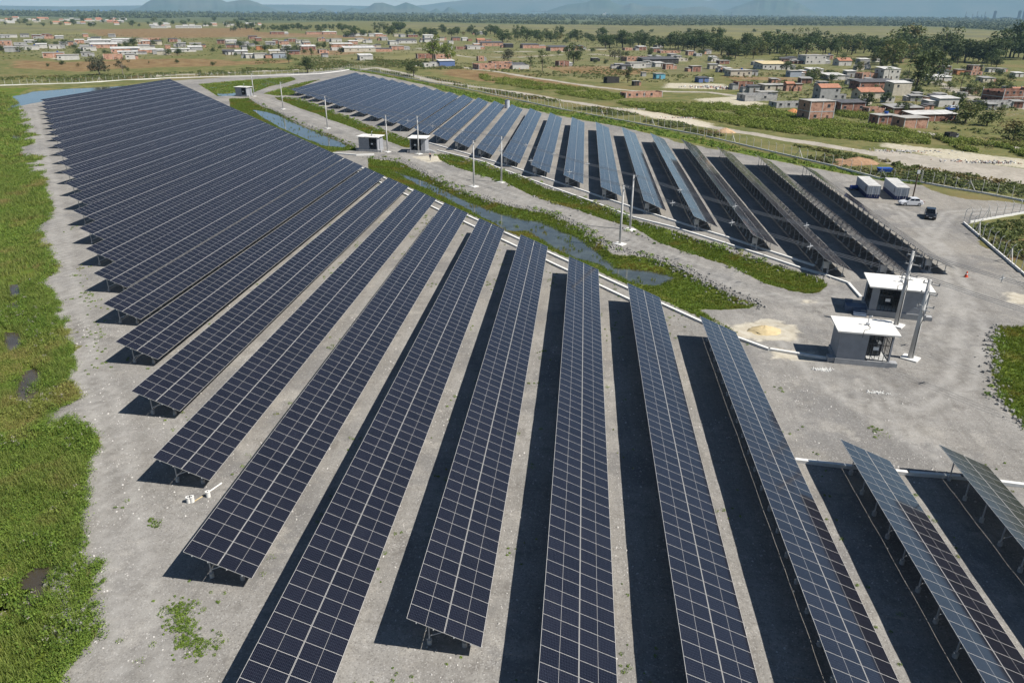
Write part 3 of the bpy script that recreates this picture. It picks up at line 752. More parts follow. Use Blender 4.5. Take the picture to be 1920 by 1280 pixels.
# cross-shaped spacers that hold the three wires apart: parts would hang in the air, so each is a small thing clamped on the wires
k = 0
for run in (POLES1 + [nx_], POLES2 + [nx2]):
    for a, b in zip(run[2:-1], run[3:]):
        A = Vector(a); B = Vector(b); L = (B - A).length
        for f in ((.3, .62) if L < 40 else (.22, .45, .7)):
            p = A.lerp(B, f); p.z -= (L * .011) * 4 * f * (1 - f)
            k += 1
            mb = MB(); mb.bar((-.45, 0, 0), (.65, 0, 0), .07); mb.bar((.1, 0, -.45), (.1, 0, .4), .07); mb.bar((.1, 0, -.1), (.1, 0, .1), .16)
            o = mb.build('wire_spacer', MT['steel'], None, p, (0, 0, R(38)))
            tag(o, 'cross-shaped grey spacer clamped on the overhead wires', 'wire spacer', 'wire spacers on the power lines')

# concrete cable ducts -----------------------------------------------
def duct(pts, label, wd=.36, h=.26, ry=0.):
    mb = MB()
    for a, b in zip(pts[:-1], pts[1:]):
        A = Vector((a[0], a[1], h / 2)); B = Vector((b[0], b[1], h / 2)); d = (B - A).normalized()
        n = max(1, int((B - A).length / 2.5))
        for i in range(n):
            mb.bar(A.lerp(B, i / n) + d * .015, A.lerp(B, (i + 1) / n) - d * .015 + d * (wd / 2 if i == n - 1 and len(pts) > 2 else 0), wd, h)
    tag(mb.build('cable_duct', MT['white_concrete']), label, 'cable duct', 'white concrete cable ducts')
duct(sedge(21, -5, -.2) + pxs([(1440, 656), (1552, 674)]), 'long white cable duct along the far ends of the dark tables')
duct([(x - 1.2, y - 2.0) for x, y in sedge(5, -4, -.6)], 'shorter white duct just inside the long one at the dark tables')
duct(pxs([(1030, 353)]) and pxs([(820, 283), (905, 304), (943, 319), (1028, 350), (1112, 380), (1185, 408), (1265, 428), (1360, 457.5), (1430, 480), (1501, 504), (1541, 515), (1590, 532), (1613, 558)]), 'white cable duct on the grass edge, bending down towards the larger cabin')
duct(pxs([(780, 262), (868, 287), (960, 314), (1050, 344), (1165, 383), (1250, 411), (1360, 445), (1442, 472), (1485, 486), (1526, 499)]), 'white cable duct under the near ends of the bluish tables')
duct(pxs([(1490, 865), (1600, 878), (1700, 889), (1800, 897), (1940, 915)]), 'white cable duct under the two short tables at right', .35, .3)
duct(pxs([(625, 288.5), (668, 292), (700, 291)]), 'short pale duct at the crossing beside the pond', .5, .35)

# junction boxes under the near ends of the bluish tables
for n in range(0, 12):
    x, a, b = north_row(n)
    t = thing('inverter_box', (x + .75, a + 1.25, 0), 0, f'grey inverter box hung under the near end of the bluish table {nth(n + 1)} from the yard', 'inverter box', 'inverter boxes under the bluish tables')
    mb = MB(); mb.box((0, 0, 1.45), (.75, .35, .95)); mb.build('case', MT['pole'], t)
    mb = MB(); mb.box((-.3, .1, .5), (.06, .06, 1.2)); mb.box((.3, .1, .5), (.06, .06, 1.2)); mb.build('stand', MT['steel'], t)
    mb = MB(); mb.box((0, -.2, .06), (1.3, 1.1, .14)); mb.build('pad', MT['plinth'], t)

# fences -------------------------------------------------------------
MT['fence_post'] = plain('pale_fence_post', (.62, .60, .56), .85, .06)
def fpost_mesh():
    mb = MB(); mb.tube([(0, 0, 0), (0, 0, 2.35), (0, -.16, 2.62), (0, -.42, 2.82)], [.065, .06, .055, .05], 6); return mb.mesh('fence_post', MT['fence_post'])
FPOST = fpost_mesh()
def fbrace_mesh():
    mb = MB(); mb.bar((0, 0, 2.2), (1.5, 0, .1), .11); mb.bar((0, 0, 2.2), (-1.5, 0, .1), .11); return mb.mesh('fence_brace', MT['fence_post'])
FBRACE = fbrace_mesh()
def fence(line, label, gap=2.9, base=True, flip=False, brace_every=9, per=100, pm=None):
    A = [Vector((x, y, 0)) for x, y in line]; t = thing('wire_fence', (A[0].x, A[0].y, 0), 0, label, 'fence')
    O = A[0]; pts = []
    for a, b in zip(A[:-1], A[1:]):
        n = max(1, round((b - a).length / gap)); ang = math.atan2(b.y - a.y, b.x - a.x) + (PI if flip else 0)
        pts += [(a.lerp(b, i / n), ang) for i in range(n)]
    pts.append((A[-1], ang))
    for i, (p, an) in enumerate(pts):
        put('post', FPOST, t, (p.x - O.x, p.y - O.y, 0), (0, 0, an))
        if brace_every and i % brace_every == brace_every // 2: put('brace', FBRACE, t, (p.x - O.x, p.y - O.y, 0), (0, 0, an))
    mb = MB()
    for z in (.5, 1.1, 1.7, 2.3): mb.tube([(p.x - O.x, p.y - O.y, z) for p in A], .012, 4)
    mb.build('wire', MT['cable'], t)
    if base:
        mb = MB()
        for a, b in zip(A[:-1], A[1:]): mb.bar(a - O + Vector((0, 0, .16)), b - O + Vector((0, 0, .16)), .22, .42)
        mb.build('kerb', MT['white_concrete'], t)
    return t
F_FAR = pxs([(-120, 168), (10, 160.5), (80, 158.6), (150, 156.5), (235, 151), (320, 147), (430, 144), (540, 141.5), (600, 139), (640, 134), (655, 131)])
fence(F_FAR, 'white posted wire fence behind the blue pond and the far gravel road', 3.1, per=100)
F_N1 = pxs([(656, 129), (690, 133), (750, 143.5), (800, 154), (900, 173), (960, 186)])
F_N2 = pxs([(964, 187), (1064, 208), (1200, 233), (1320, 256)])
F_N3 = pxs([(1324, 257), (1440, 284), (1560, 312), (1650, 336), (1725, 343)])
fence(F_N1, 'white posted fence behind the left half of the bluish tables', 3.2)
fence(F_N2, 'white posted fence above the middle of the bluish tables', 2.9)
fence(F_N3, 'white posted fence running from the bluish tables to the containers', 2.9)
fence(pxs([(1727, 343), (1790, 355), (1840, 363), (1925, 379), (1990, 390)]), 'white posted fence behind the two cars at the right edge', 2.9)
fence(pxs([(1806, 419), (1870, 474), (1925, 521), (2010, 596)]), 'fence on a low white kerb, slanting down at the right edge', 2.6, flip=True, brace_every=6)
fence(pxs([(1818, 418), (1925, 399.5), (2040, 381)]), 'fence with curved post tops beside the yard exit at right', 2.4, flip=True, brace_every=5)

# containers ----------------------------------------------------------
MT['cont_grey'] = plain('container_grey', (.50, .53, .57), .6, .08); MT['cont_roof'] = plain('container_roof', (.62, .61, .58), .7, .12, 1.); MT['cont_navy'] = plain('container_navy', (.025, .04, .13), .6, .12)
def container(loc, rz, L, label, dot):
    t = thing('shipping_container', loc, rz, label, 'container', 'shipping containers in the yard'); W_, H_ = 2.44, 2.6
    def wallbox(z0, z1, name, m):
        mb = MB(); n = int(L / .56)
        for s in (-1, 1):
            for i in range(n):
                y0 = -L / 2 + i * L / n; dy = L / n
                mb.box((s * (W_ / 2 - .03), y0 + dy * .28, (z0 + z1) / 2), (.06, dy * .55, z1 - z0)); mb.box((s * (W_ / 2 - .055), y0 + dy * .775, (z0 + z1) / 2), (.05, dy * .44, z1 - z0))
        for s in (-1, 1):
            for i in range(6):
                x0 = -W_ / 2 + .1 + i * (W_ - .2) / 6; dx = (W_ - .2) / 6
                mb.box((x0 + dx * .28, s * (L / 2 - .04), (z0 + z1) / 2), (dx * .55, .08, z1 - z0)); mb.box((x0 + dx * .78, s * (L / 2 - .07), (z0 + z1) / 2), (dx * .43, .06, z1 - z0))
        mb.build(name, m, t)
    wallbox(.84, H_ - .1, 'upper_wall', MT['cont_grey']); wallbox(.14, .838, 'lower_band', MT['cont_navy'])
    mb = MB(); mb.box((0, 0, H_ - .05), (W_ + .02, L + .02, .1))
    for i in range(int(L / .5)): mb.box((0, -L / 2 + .4 + i * .5, H_ + .006), (W_ - .3, .22, .02))
    mb.build('roof', MT['cont_roof'], t)
    mb = MB(); mb.box((0, 0, .07), (W_ - .04, L - .04, .14)); mb.build('base_frame', MT['cont_navy'], t)
    mb = MB()
    for x in (-.75, -.35, .35, .75): mb.box((x, -L / 2 - .02, 1.4), (.05, .05, 2.2))
    mb.build('locking_bars', MT['steel'], t)
    mb = MB(); mb.box((-W_ / 2 - .01, -L / 2 + 1.5, 1.7), (.05, .9, 1.0)) if dot else mb.box((-W_ / 2 - .01, -L / 2 + 1.3, 1.75), (.05, .35, .9)); mb.build('side_panel', MT['transformer'], t)
container((60.3, 160.5), R(-5.5), 9.9, 'left grey and navy container, beside the last bluish table', True)
container((65.6, 159.5), R(-6.5), 9.8, 'right grey and navy container, next to the dark leaning post', False)

# cars ----------------------------------------------------------------
MT['car_white'] = plain('car_paint_white', (.75, .76, .78), .25, .02, spec=.6); MT['car_black'] = plain('car_paint_black', (.012, .014, .018), .2, .05, spec=.6); MT['car_glass'] = plain('car_glass', (.012, .015, .02), .08, .05, spec=.8)
MT['lamp'] = plain('headlight', (.35, .36, .38), .25, .02); MT['tail'] = plain('tail_light', (.3, .01, .01), .3, .02); MT['rim'] = plain('wheel_rim', (.45, .46, .48), .35, .03, metal=.5)
def car(loc, rz, paint, label, L=4.35, Wd=1.78, H_=1.55, suv=False):
    """front faces +y"""
    t = thing('parked_car', loc, rz, label, 'car', None); hl = L / 2
    # side profile of the lower body and of the cabin
    nose = .78 if not suv else .92
    body = [(-hl, .42), (-hl + .05, .95), (-hl + .25, 1.02), (hl - 1.25, .98), (hl - .3, nose), (hl, .62), (hl - .02, .34), (hl - .35, .25), (-hl + .3, .25)]
    roof = [(-hl + .12 if suv else -hl + .45, 1.0), (-hl + .5 if suv else -hl + .95, H_ - .06), (-hl + 1.3, H_), (.15, H_ - .03), (.95, .98)]
    def loft(prof, ws, name, m):
        mb = MB(); n = len(prof); rings = []
        for xs in (-1, -.86, .86, 1):
            k = 1. if abs(xs) < .9 else .94
            cy = sum(p[0] for p in prof) / n; cz = sum(p[1] for p in prof) / n
            rings.append([(xs * ws / 2 * (1 if z < 1.05 else .86), cy + (y - cy) * k, cz + (z - cz) * (k if z > cz else 1)) for y, z in prof])
        vs = [p for r_ in rings for p in r_]; fs = []
        for i in range(3):
            for j in range(n): fs.append((i * n + j, (i + 1) * n + j, (i + 1) * n + (j + 1) % n, i * n + (j + 1) % n))
        fs += [tuple(range(n)), tuple(reversed(range(3 * n, 4 * n)))]
        fs = [tuple(reversed(f)) for f in fs]
        mb.add(vs, fs); return mb.build(name, m, t, smooth=False)
    loft(body, Wd, 'body', paint); loft(roof, Wd - .12, 'cabin_shell', paint)
    # glass set just proud of the cabin
    def pane(pts): mb = MB(); mb.add(pts, [(0, 1, 2, 3)]); mb.add(pts, [(3, 2, 1, 0)]); return mb.build('window', MT['car_glass'], t)
    hw = (Wd - .12) / 2
    pane([(-hw * .80, .93, 1.02), (hw * .80, .93, 1.02), (hw * .72, .24, H_ - .07), (-hw * .72, .24, H_ - .07)])
    rb = roof[0][0]; rt = roof[1][0]
    pane([(hw * .80, rb - .02, 1.06), (-hw * .80, rb - .02, 1.06), (-hw * .72, rt - .03, H_ - .12), (hw * .72, rt - .03, H_ - .12)])
    for s in (-1, 1):
        for ya, yb in ((.62, -.35), (-.42, rb + .35)):
            pane([(s * (hw * 1.01), ya, 1.05), (s * (hw * 1.01), yb, 1.05), (s * (hw * .885), yb + (.1 if yb < -1 else 0), H_ - .12), (s * (hw * .885), min(ya, .25), H_ - .12)])
    for s in (-1, 1):
        for y in (hl - .85, -hl + .8):
            o = MB(); o.tube([(s * (Wd / 2 - .20), y, .33), (s * (Wd / 2 + .015), y, .33)], .33, 16); wl = o.build('wheel', MT['rubber'], t)
            o = MB(); o.tube([(s * (Wd / 2 + .012), y, .33), (s * (Wd / 2 + .03), y, .33)], .21, 12); o.build('rim', MT['rim'], wl)
        o = MB(); o.box((s * (Wd / 2 - .30), hl - .12, .70), (.34, .2, .10)); o.build('headlight', MT['lamp'], t)
        o = MB(); o.box((s * (Wd / 2 - .2), -hl + .06, .9), (.28, .16, .18)); o.build('tail_light', MT['tail'], t)
        o = MB(); o.box((s * (Wd / 2 + .08), .72, 1.05), (.18, .1, .12)); o.build('mirror', paint, t)
    o = MB(); o.box((0, hl - .005, .48), (.5, .05, .12)); o.build('number_plate', MT['sign_white'], t)
    return t
car((65.3, 150.6), R(90), MT['car_white'], 'white hatchback parked side-on in front of the right container')
car((65.1, 140.9), R(159), MT['car_black'], 'black car parked facing the camera on the open gravel', 4.5, 1.85, 1.66, True)

# small site things ---------------------------------------------------
MT['orange'] = plain('cone_orange', (.75, .10, .04), .5, .05); MT['blue'] = plain('blue_plastic', (.02, .09, .42), .45, .1); MT['tan'] = plain('tan_sand', (.56, .45, .26), .95, .12, 2.)
MT['soil'] = plain('brown_soil', (.36, .22, .13), .95, .2, 1.5); MT['palesoil'] = plain('pale_soil', (.52, .36, .22), .95, .15, 1.5); MT['wood'] = plain('old_wood', (.10, .07, .05), .9, .2)
p = at(1811, 519); t = thing('traffic_cone', p, .3, 'orange traffic cone on the gravel right of the last table', 'traffic cone')
mb = MB(); mb.cyl((0, 0, .04), .24, .82, 14, 0, .05); mb.build('cone', MT['orange'], t); mb = MB(); mb.cyl((0, 0, .40), .163, .14, 14, 0, .128); mb.build('band', MT['sign_white'], t)
mb = MB(); mb.box((0, 0, .02), (.5, .5, .04)); mb.build('base', MT['orange'], t)
mb = MB(); mb.tube([(0, 0, -.2), (.1, .25, 3.2), (.25, .6, 6.4)], [.15, .13, .11], 9); p = at(1711, 372)
t = thing('wooden_post', p, 0, 'dark leaning wooden post with a white box beside the right container', 'post'); put('shaft', mb.mesh('shaft', MT['wood']), t)
mb = MB(); mb.box((.2, .36, 5.3), (.5, .3, .7)); mb.build('meter_box', MT['sign_white'], t)
def heap(loc, rx, ry, h, m, label, rz=0., seed=1):
    N = 22; vs = []; fs = []; r_ = np.random.default_rng(seed)
    for i in range(9):
        f = i / 8; rr = (1 - f) ** .8
        for k in range(N):
            a = 2 * PI * k / N; j = 1 + r_.normal(0, .07)
            vs.append((math.cos(a) * rx * rr * j, math.sin(a) * ry * rr * j, h * f ** 1.1 * (1 + r_.normal(0, .05)) - .08))
    for i in range(8):
        for k in range(N): fs.append((i * N + k, i * N + (k + 1) % N, (i + 1) * N + (k + 1) % N, (i + 1) * N + k))
    mb = MB(); mb.add(vs, fs)
    return tag(mb.build('heap', m, None, (loc[0], loc[1], 0), (0, 0, rz), True), label, 'heap')
heap(at(1432, 620), 2.3, 1.6, .75, MT['tan'], 'low heap of tan sand on the gravel left of the nearest cabin', .2, 3)
heap(at(1606, 308), 7., 3.2, 1.9, MT['soil'], 'heap of reddish brown earth beyond the fence near the containers', .2, 4)
heap(at(1573, 305), 4., 2.6, 1.1, MT['soil'], 'smaller dark earth heap left of the reddish one beyond the fence', .1, 5)
heap(at(1360, 249), 3.6, 2.4, 1.6, MT['palesoil'], 'pale orange earth heap between the fence and the outer track', 0, 6)
heap(at(1487, 211), 3.2, 2.3, 1.5, plain('orange_soil', (.55, .24, .10), .95, .1), 'orange earth heap left of the unfinished brick tower', 0, 7)
for i, q in enumerate(((354.3, 941.5), (360.8, 940.5), (391, 931))):
    mb = MB(); mb.cyl((0, 0, 0), .17, .46, 14); mb.cyl((0, 0, .46), .19, .05, 14); mb.cyl((0, 0, .511), .06, .012, 8, 1)
    lab = ['left one of two white concrete stubs standing together by the gravel road', 'right one of two white concrete stubs standing together by the gravel road', 'single white concrete stub with a pale pipe beside it'][i]
    tag(mb.build('concrete_stub', [MT['white_concrete'], MT['dark']], None, (*at(*q), 0)), lab, 'concrete stub', 'white concrete stubs')
a = at(393, 922); b = at(416, 906); mb = MB(); mb.tube([(0, 0, .06), (b[0] - a[0], b[1] - a[1], .06)], .055, 8)
tag(mb.build('pipe', MT['white_concrete'], None, (*a, 0)), 'straight white pipe lying on the gravel beside the single stub', 'pipe')
a = at(365, 940); b = at(383, 929); mb = MB(); mb.tube([(0, 0, .05), (b[0] - a[0], b[1] - a[1], .05)], .045, 8)
tag(mb.build('pipe', MT['tan'], None, (*a, 0)), 'short tan pipe lying between the white stubs', 'pipe')
p = at(1600, 356); t = thing('water_tank', p, .2, 'blue tank with clutter in the shade left of the containers', 'tank')
mb = MB(); mb.tube([(-.75, 0, .6), (.75, 0, .6)], .42, 14); mb.build('tank', MT['blue'], t); mb = MB(); mb.box((-.6, 0, .12), (.2, 1.1, .24)); mb.box((.6, 0, .12), (.2, 1.1, .24)); mb.build('cradle', MT['wood'], t)
p = at(1657, 326); t = thing('skip', p, .1, 'blue skip behind the fence between the two containers', 'skip')
mb = MB(); mb.add([(-1.1, -.7, .2), (1.1, -.7, .2), (1.1, .7, .2), (-1.1, .7, .2), (-1.6, -.9, 1.4), (1.6, -.9, 1.4), (1.6, .9, 1.4), (-1.6, .9, 1.4), (-1.45, -.78, 1.35), (1.45, -.78, 1.35), (1.45, .78, 1.35), (-1.45, .78, 1.35)],
  [(3, 2, 1, 0), (0, 1, 5, 4), (1, 2, 6, 5), (2, 3, 7, 6), (3, 0, 4, 7), (4, 5, 9, 8), (5, 6, 10, 9), (6, 7, 11, 10), (7, 4, 8, 11), (8, 9, 10, 11)]); mb.build('bin', MT['blue'], t)
mb = MB(); mb.bar((-1.0, -.72, .1), (1.0, -.72, .1), .12, .2); mb.bar((-1.0, .72, .1), (1.0, .72, .1), .12, .2); mb.build('skid', MT['black_metal'], t)
p = at(951, 203); t = thing('cylinder_tank', p, 0, 'upright grey tank between two bluish tables near the fence', 'tank')
mb = MB(); mb.cyl((0, 0, .0), .95, 3.0, 16); mb.build('drum', MT['cont_grey'], t); mb = MB(); mb.cyl((0, 0, 3.0), .98, .18, 16, 0, .3); mb.build('lid', MT['cont_navy'], t)
# pale pebble dumps on the yard
def pebbles(c, rx, ry, n, label, m, smin=.06, smax=.16):
    r_ = np.random.default_rng(int(c[0] * 10)); mb = MB()
    for _ in range(n):
        a = r_.uniform(0, 2 * PI); q = abs(r_.normal(0, .5)); s = r_.uniform(smin, smax)
        mb.box((math.cos(a) * q * rx, math.sin(a) * q * ry, s * .35), (s, s * r_.uniform(.6, 1), s * .7), r_.uniform(0, 3), taper=.6)
    tag(mb.build('pebbles', m, None, (c[0], c[1], 0)), label, 'pebbles', kind='stuff')
pebbles(at(1543, 693), 1.3, .5, 170, 'white pebbles spilled before the nearest cabin', MT['white_concrete'])
pebbles(at(1645, 736), 1.2, .45, 120, 'white pebbles spilled on the open yard', MT['white_concrete'])
# person -------------------------------------------------------------
def person(loc, rz, label):
    t = thing('person', loc, rz, label, 'person')
    J = dict(pelvis=(0, 0, .95), chest=(0, .02, 1.32), neck=(0, .03, 1.50), head=(0, .05, 1.60), top=(0, .06, 1.74),
             lh=(-.10, 0, .92), lk=(-.11, .16, .50), la=(-.11, .10, .08), lt=(-.11, .26, .04), rh=(.10, 0, .92), rk=(.11, -.02, .50), ra=(.11, -.24, .10), rt=(.11, -.10, .04),
             ls=(-.19, .02, 1.44), le=(-.25, -.08, 1.17), lw=(-.24, .06, .95), lf=(-.24, .10, .84), rs=(.19, .02, 1.44), re=(.26, .03, 1.17), rw=(.24, .20, .99), rf=(.24, .26, .90))
    rad = dict(pelvis=.15, chest=.165, neck=.065, head=.095, top=.07, lh=.10, lk=.065, la=.045, lt=.04, rh=.10, rk=.065, ra=.045, rt=.04, ls=.075, le=.05, lw=.035, lf=.03, rs=.075, re=.05, rw=.035, rf=.03)
    E_ = [('pelvis', 'chest'), ('chest', 'neck'), ('neck', 'head'), ('head', 'top'), ('pelvis', 'lh'), ('lh', 'lk'), ('lk', 'la'), ('la', 'lt'), ('pelvis', 'rh'), ('rh', 'rk'), ('rk', 'ra'), ('ra', 'rt'),
          ('chest', 'ls'), ('ls', 'le'), ('le', 'lw'), ('lw', 'lf'), ('chest', 'rs'), ('rs', 're'), ('re', 'rw'), ('rw', 'rf')]
    def skin(name, keys, m, grow=0.):
        ks = list(dict.fromkeys(keys)); me = bpy.data.meshes.new(name); ix = {k: i for i, k in enumerate(ks)}
        me.from_pydata([J[k] for k in ks], [(ix[a], ix[b]) for a, b in E_ if a in ix and b in ix], []); me.materials.append(m)
        o = put(name, me, t); o.modifiers.new('skin', 'SKIN'); sv = me.skin_vertices[0].data
        for k in ks: sv[ix[k]].radius = (rad[k] + grow, rad[k] + grow)
        sv[0].use_root = True
        s = o.modifiers.new('sub', 'SUBSURF'); s.levels = s.render_levels = 1
    skin('body', list(J), plain('skin', (.30, .17, .11), .6, .05))
    skin('shirt', ['pelvis', 'chest', 'ls', 'le', 'rs', 're'], plain('dark_shirt', (.02, .025, .05), .8, .1), .018)
    skin('trousers', ['pelvis', 'lh', 'lk', 'la', 'rh', 'rk', 'ra'], plain('pale_trousers', (.30, .31, .33), .8, .1), .02)
    mb = MB(); mb.cyl((0, .06, 1.68), .125, .10, 12, 0, .06); mb.box((0, .17, 1.685), (.2, .14, .02)); mb.build('cap', MT['orange'], t)
person((*at(807, 301.5), 0), R(150), 'person in dark shirt and pale trousers with a reddish cap, walking on the pale gravel')
# ------------------------------------------------------------------ houses of the settlements
def brick_mat(name, a, b, mortar, sc=1.):
    t = NT(name); o = t.obj(); sp = t.n('ShaderNodeSeparateXYZ'); t.link(o, sp.inputs[0])
    cb = t.n('ShaderNodeCombineXYZ'); t.link(t.math('ADD', sp.outputs[0], sp.outputs[1]), cb.inputs[0]); t.link(sp.outputs[2], cb.inputs[1])
    br = t.n('ShaderNodeTexBrick'); br.inputs['Scale'].default_value = 1.; br.inputs['Brick Width'].default_value = .30 * sc; br.inputs['Row Height'].default_value = .20 * sc
    br.inputs['Mortar Size'].default_value = .014; br.inputs['Color1'].default_value = (*a, 1); br.inputs['Color2'].default_value = (*b, 1); br.inputs['Mortar'].default_value = (*mortar, 1)
    t.link(cb.outputs[0], br.inputs['Vector'])
    c = t.mix(t.ramp(t.noise(o, .8, 4), .42, .7), br.outputs['Color'], tuple(x * .72 for x in a))
    return t.done(c, .9, .2)
WALL = {'brick': brick_mat('terracotta_brick', (.40, .205, .135), (.46, .25, .17), (.40, .33, .28)), 'dark brick': brick_mat('dark_brick', (.24, .11, .075), (.29, .135, .09), (.25, .2, .17)),
  'grey block': brick_mat('grey_block', (.34, .335, .325), (.40, .39, .375), (.30, .29, .28), 1.3), 'white': plain('white_plaster', (.56, .54, .50), .9, .1, .8), 'cream': plain('cream_plaster', (.54, .49, .39), .9, .12, .8),
  'grey': plain('grey_plaster', (.36, .355, .345), .9, .12, .8), 'pale blue': plain('pale_blue_plaster', (.36, .40, .46), .85, .1), 'turquoise': plain('turquoise_paint', (.14, .38, .50), .7, .1),
  'black': plain('black_wall', (.045, .042, .04), .9, .2), 'orange': plain('orange_plaster', (.50, .22, .10), .9, .08), 'green': plain('lime_plaster', (.38, .50, .30), .9, .06), 'blue': plain('blue_tarpaulin', (.12, .18, .36), .7, .1)}  # black walls: plain near-black colour with slight noise
ROOF = {'slab': plain('grey_slab', (.42, .405, .375), .9, .22, .5), 'white': plain('white_sheet', (.58, .57, .54), .75, .2, .4), 'tile': plain('clay_tile', (.40, .19, .12), .9, .15, 1.), 'dark': plain('dark_sheet', (.10, .10, .105), .8, .2, .8),
  'yellow': plain('straw_sheet', (.58, .48, .28), .9, .12, .8), 'grey': plain('fibre_cement', (.30, .295, .28), .9, .15, .8)}
RNAME = {'slab': 'flat slab roof', 'white': 'white sheet roof', 'tile': 'clay tile roof', 'dark': 'dark sheet roof', 'yellow': 'straw-coloured roof', 'grey': 'grey sheet roof', 'none': 'no roof'}
HOUSES = []     # (pixel x, base y, width, height, wall, roof, depth ratio, area, own label, rotation)
def H(area, rows, rot=17):
    for r_ in rows:
        x, y, wpx, hpx, wl, rf = r_[:6]; ratio = r_[6] if len(r_) > 6 and r_[6] else .75; lab = r_[7] if len(r_) > 7 else None; rz = r_[8] if len(r_) > 8 else rot
        HOUSES.append([x, y, wpx, hpx, wl, rf, ratio, area, lab, rz])
H('right village', [
 (1526, 228, 60, 37, 'brick', 'slab', .8, 'unfinished two-storey brick tower standing alone in the green scrub'),
 (1653, 235, 44, 18, 'dark brick', 'slab', .7, 'low brick house with flat roof, left of the pair at the scrub edge'),
 (1703, 241, 56, 20, 'brick', 'slab', .7, 'low brick and grey house, right of the pair at the scrub edge'),
 (1418, 190, 68, 15, 'grey block', 'none', .5, 'long grey block yard wall with open top left of the brick tower'),
 (1485, 203, 80, 13, 'grey block', 'none', .35, 'pale block yard wall directly left of the brick tower'),
 (1448, 170, 52, 16, 'cream', 'slab', .6, 'long cream house with flat roof behind the grey yard wall'),
 (1477, 172, 18, 14, 'brick', 'tile', .8, 'little brick house with tile top beside the long cream house'),
 (1494, 172, 15, 13, 'brick', 'slab', .8, 'little flat brick house right of the long cream house'),
 (1547, 188, 44, 22, 'grey', 'tile', .6, 'house with pinkish tile roof on a dark wall above the brick tower'),
 (1444, 131, 58, 15, 'white', 'yellow', .7, 'open-sided shed under a wide straw-coloured roof'),
 (1470, 131, 20, 9, 'white', 'slab'), (1487, 145, 26, 11, 'pale blue', 'slab', .7, 'pale blue box-like house below the straw-roofed shed'),
 (1520, 121, 46, 15, 'white', 'slab', .7, 'big white two-part house below the dark trees'), (1524, 142, 32, 12, 'white', 'white'), (1551, 112, 18, 10, 'brick', 'slab'),
 (1578, 124, 30, 12, 'white', 'tile'), (1615, 130, 23, 16, 'grey', 'white', .7, 'two-level grey and white house left of the tall trees'), (1591, 146, 22, 12, 'grey', 'white'), (1560, 150, 40, 9, 'white', 'white'),
 (1623, 149, 36, 16, 'brick', 'none', .7, 'roofless red brick house left of the curved white roof'), (1661, 150, 40, 19, 'white', 'white', .8, 'tall white house with curved white roof among the trees'),
 (1636, 168, 76, 16, 'dark brick', 'dark', .4, 'long low dark shed in the middle of the right village'), (1680, 180, 42, 22, 'cream', 'white', .7, 'cream two-storey house with big windows and white roof'),
 (1624, 186, 50, 13, 'cream', 'tile', .6, 'low house under a wide orange tile roof'), (1588, 212, 54, 19, 'dark brick', 'dark', .6, 'dark brick house with pipes on its top right of the brick tower'),
 (1636, 215, 36, 13, 'brick', 'none', .6, 'sunlit roofless brick house behind the scrub edge'), (1688, 216, 66, 15, 'dark brick', 'grey', .6, 'wide house under a grey sheet roof behind the paired brick houses'),
 (1740, 227, 82, 13, 'dark brick', 'white', .35, 'long dark house with a white roof edge at the scrub'), (1768, 200, 44, 15, 'white', 'white', .6, 'white house with a van parked before it'),
 (1759, 186, 22, 8, 'grey', 'grey'), (1892, 197, 86, 29, 'dark brick', 'none', .6, 'large unfinished dark brick building at the right edge'), (1872, 203, 74, 15, 'grey block', 'none', .3, 'grey yard wall before the large unfinished brick building'),
 (1912, 186, 44, 15, 'brick', 'tile', .5, 'brick house with orange tiles at the right edge'), (1826, 133, 24, 12, 'brick', 'slab'), (1823, 142, 28, 7, 'brick', 'none'), (1855, 136, 15, 7, 'white', 'slab'),
 (1796, 141, 18, 9, 'orange', 'slab'), (1770, 142, 22, 8, 'grey', 'dark'), (1758, 153, 40, 8, 'white', 'white'), (1779, 265, 19, 13, 'black', 'none', .9, 'black boxy shed standing alone beyond the outer road'),
 (1392, 168, 34, 17, 'dark brick', 'none', .7, 'ruined dark brick house beside the rubble'), (1410, 174, 24, 12, 'grey', 'dark'), (1436, 183, 38, 12, 'cream', 'slab', .6, 'small cream house behind the long grey yard wall'),
 (1383, 144, 46, 13, 'cream', 'slab', .6, 'cream flat-roofed house on the ochre grass at the left end of the right village'), (1540, 163, 20, 9, 'grey', 'slab'), (1600, 160, 24, 10, 'grey', 'slab'), (1905, 145, 20, 7, 'white', 'white')])
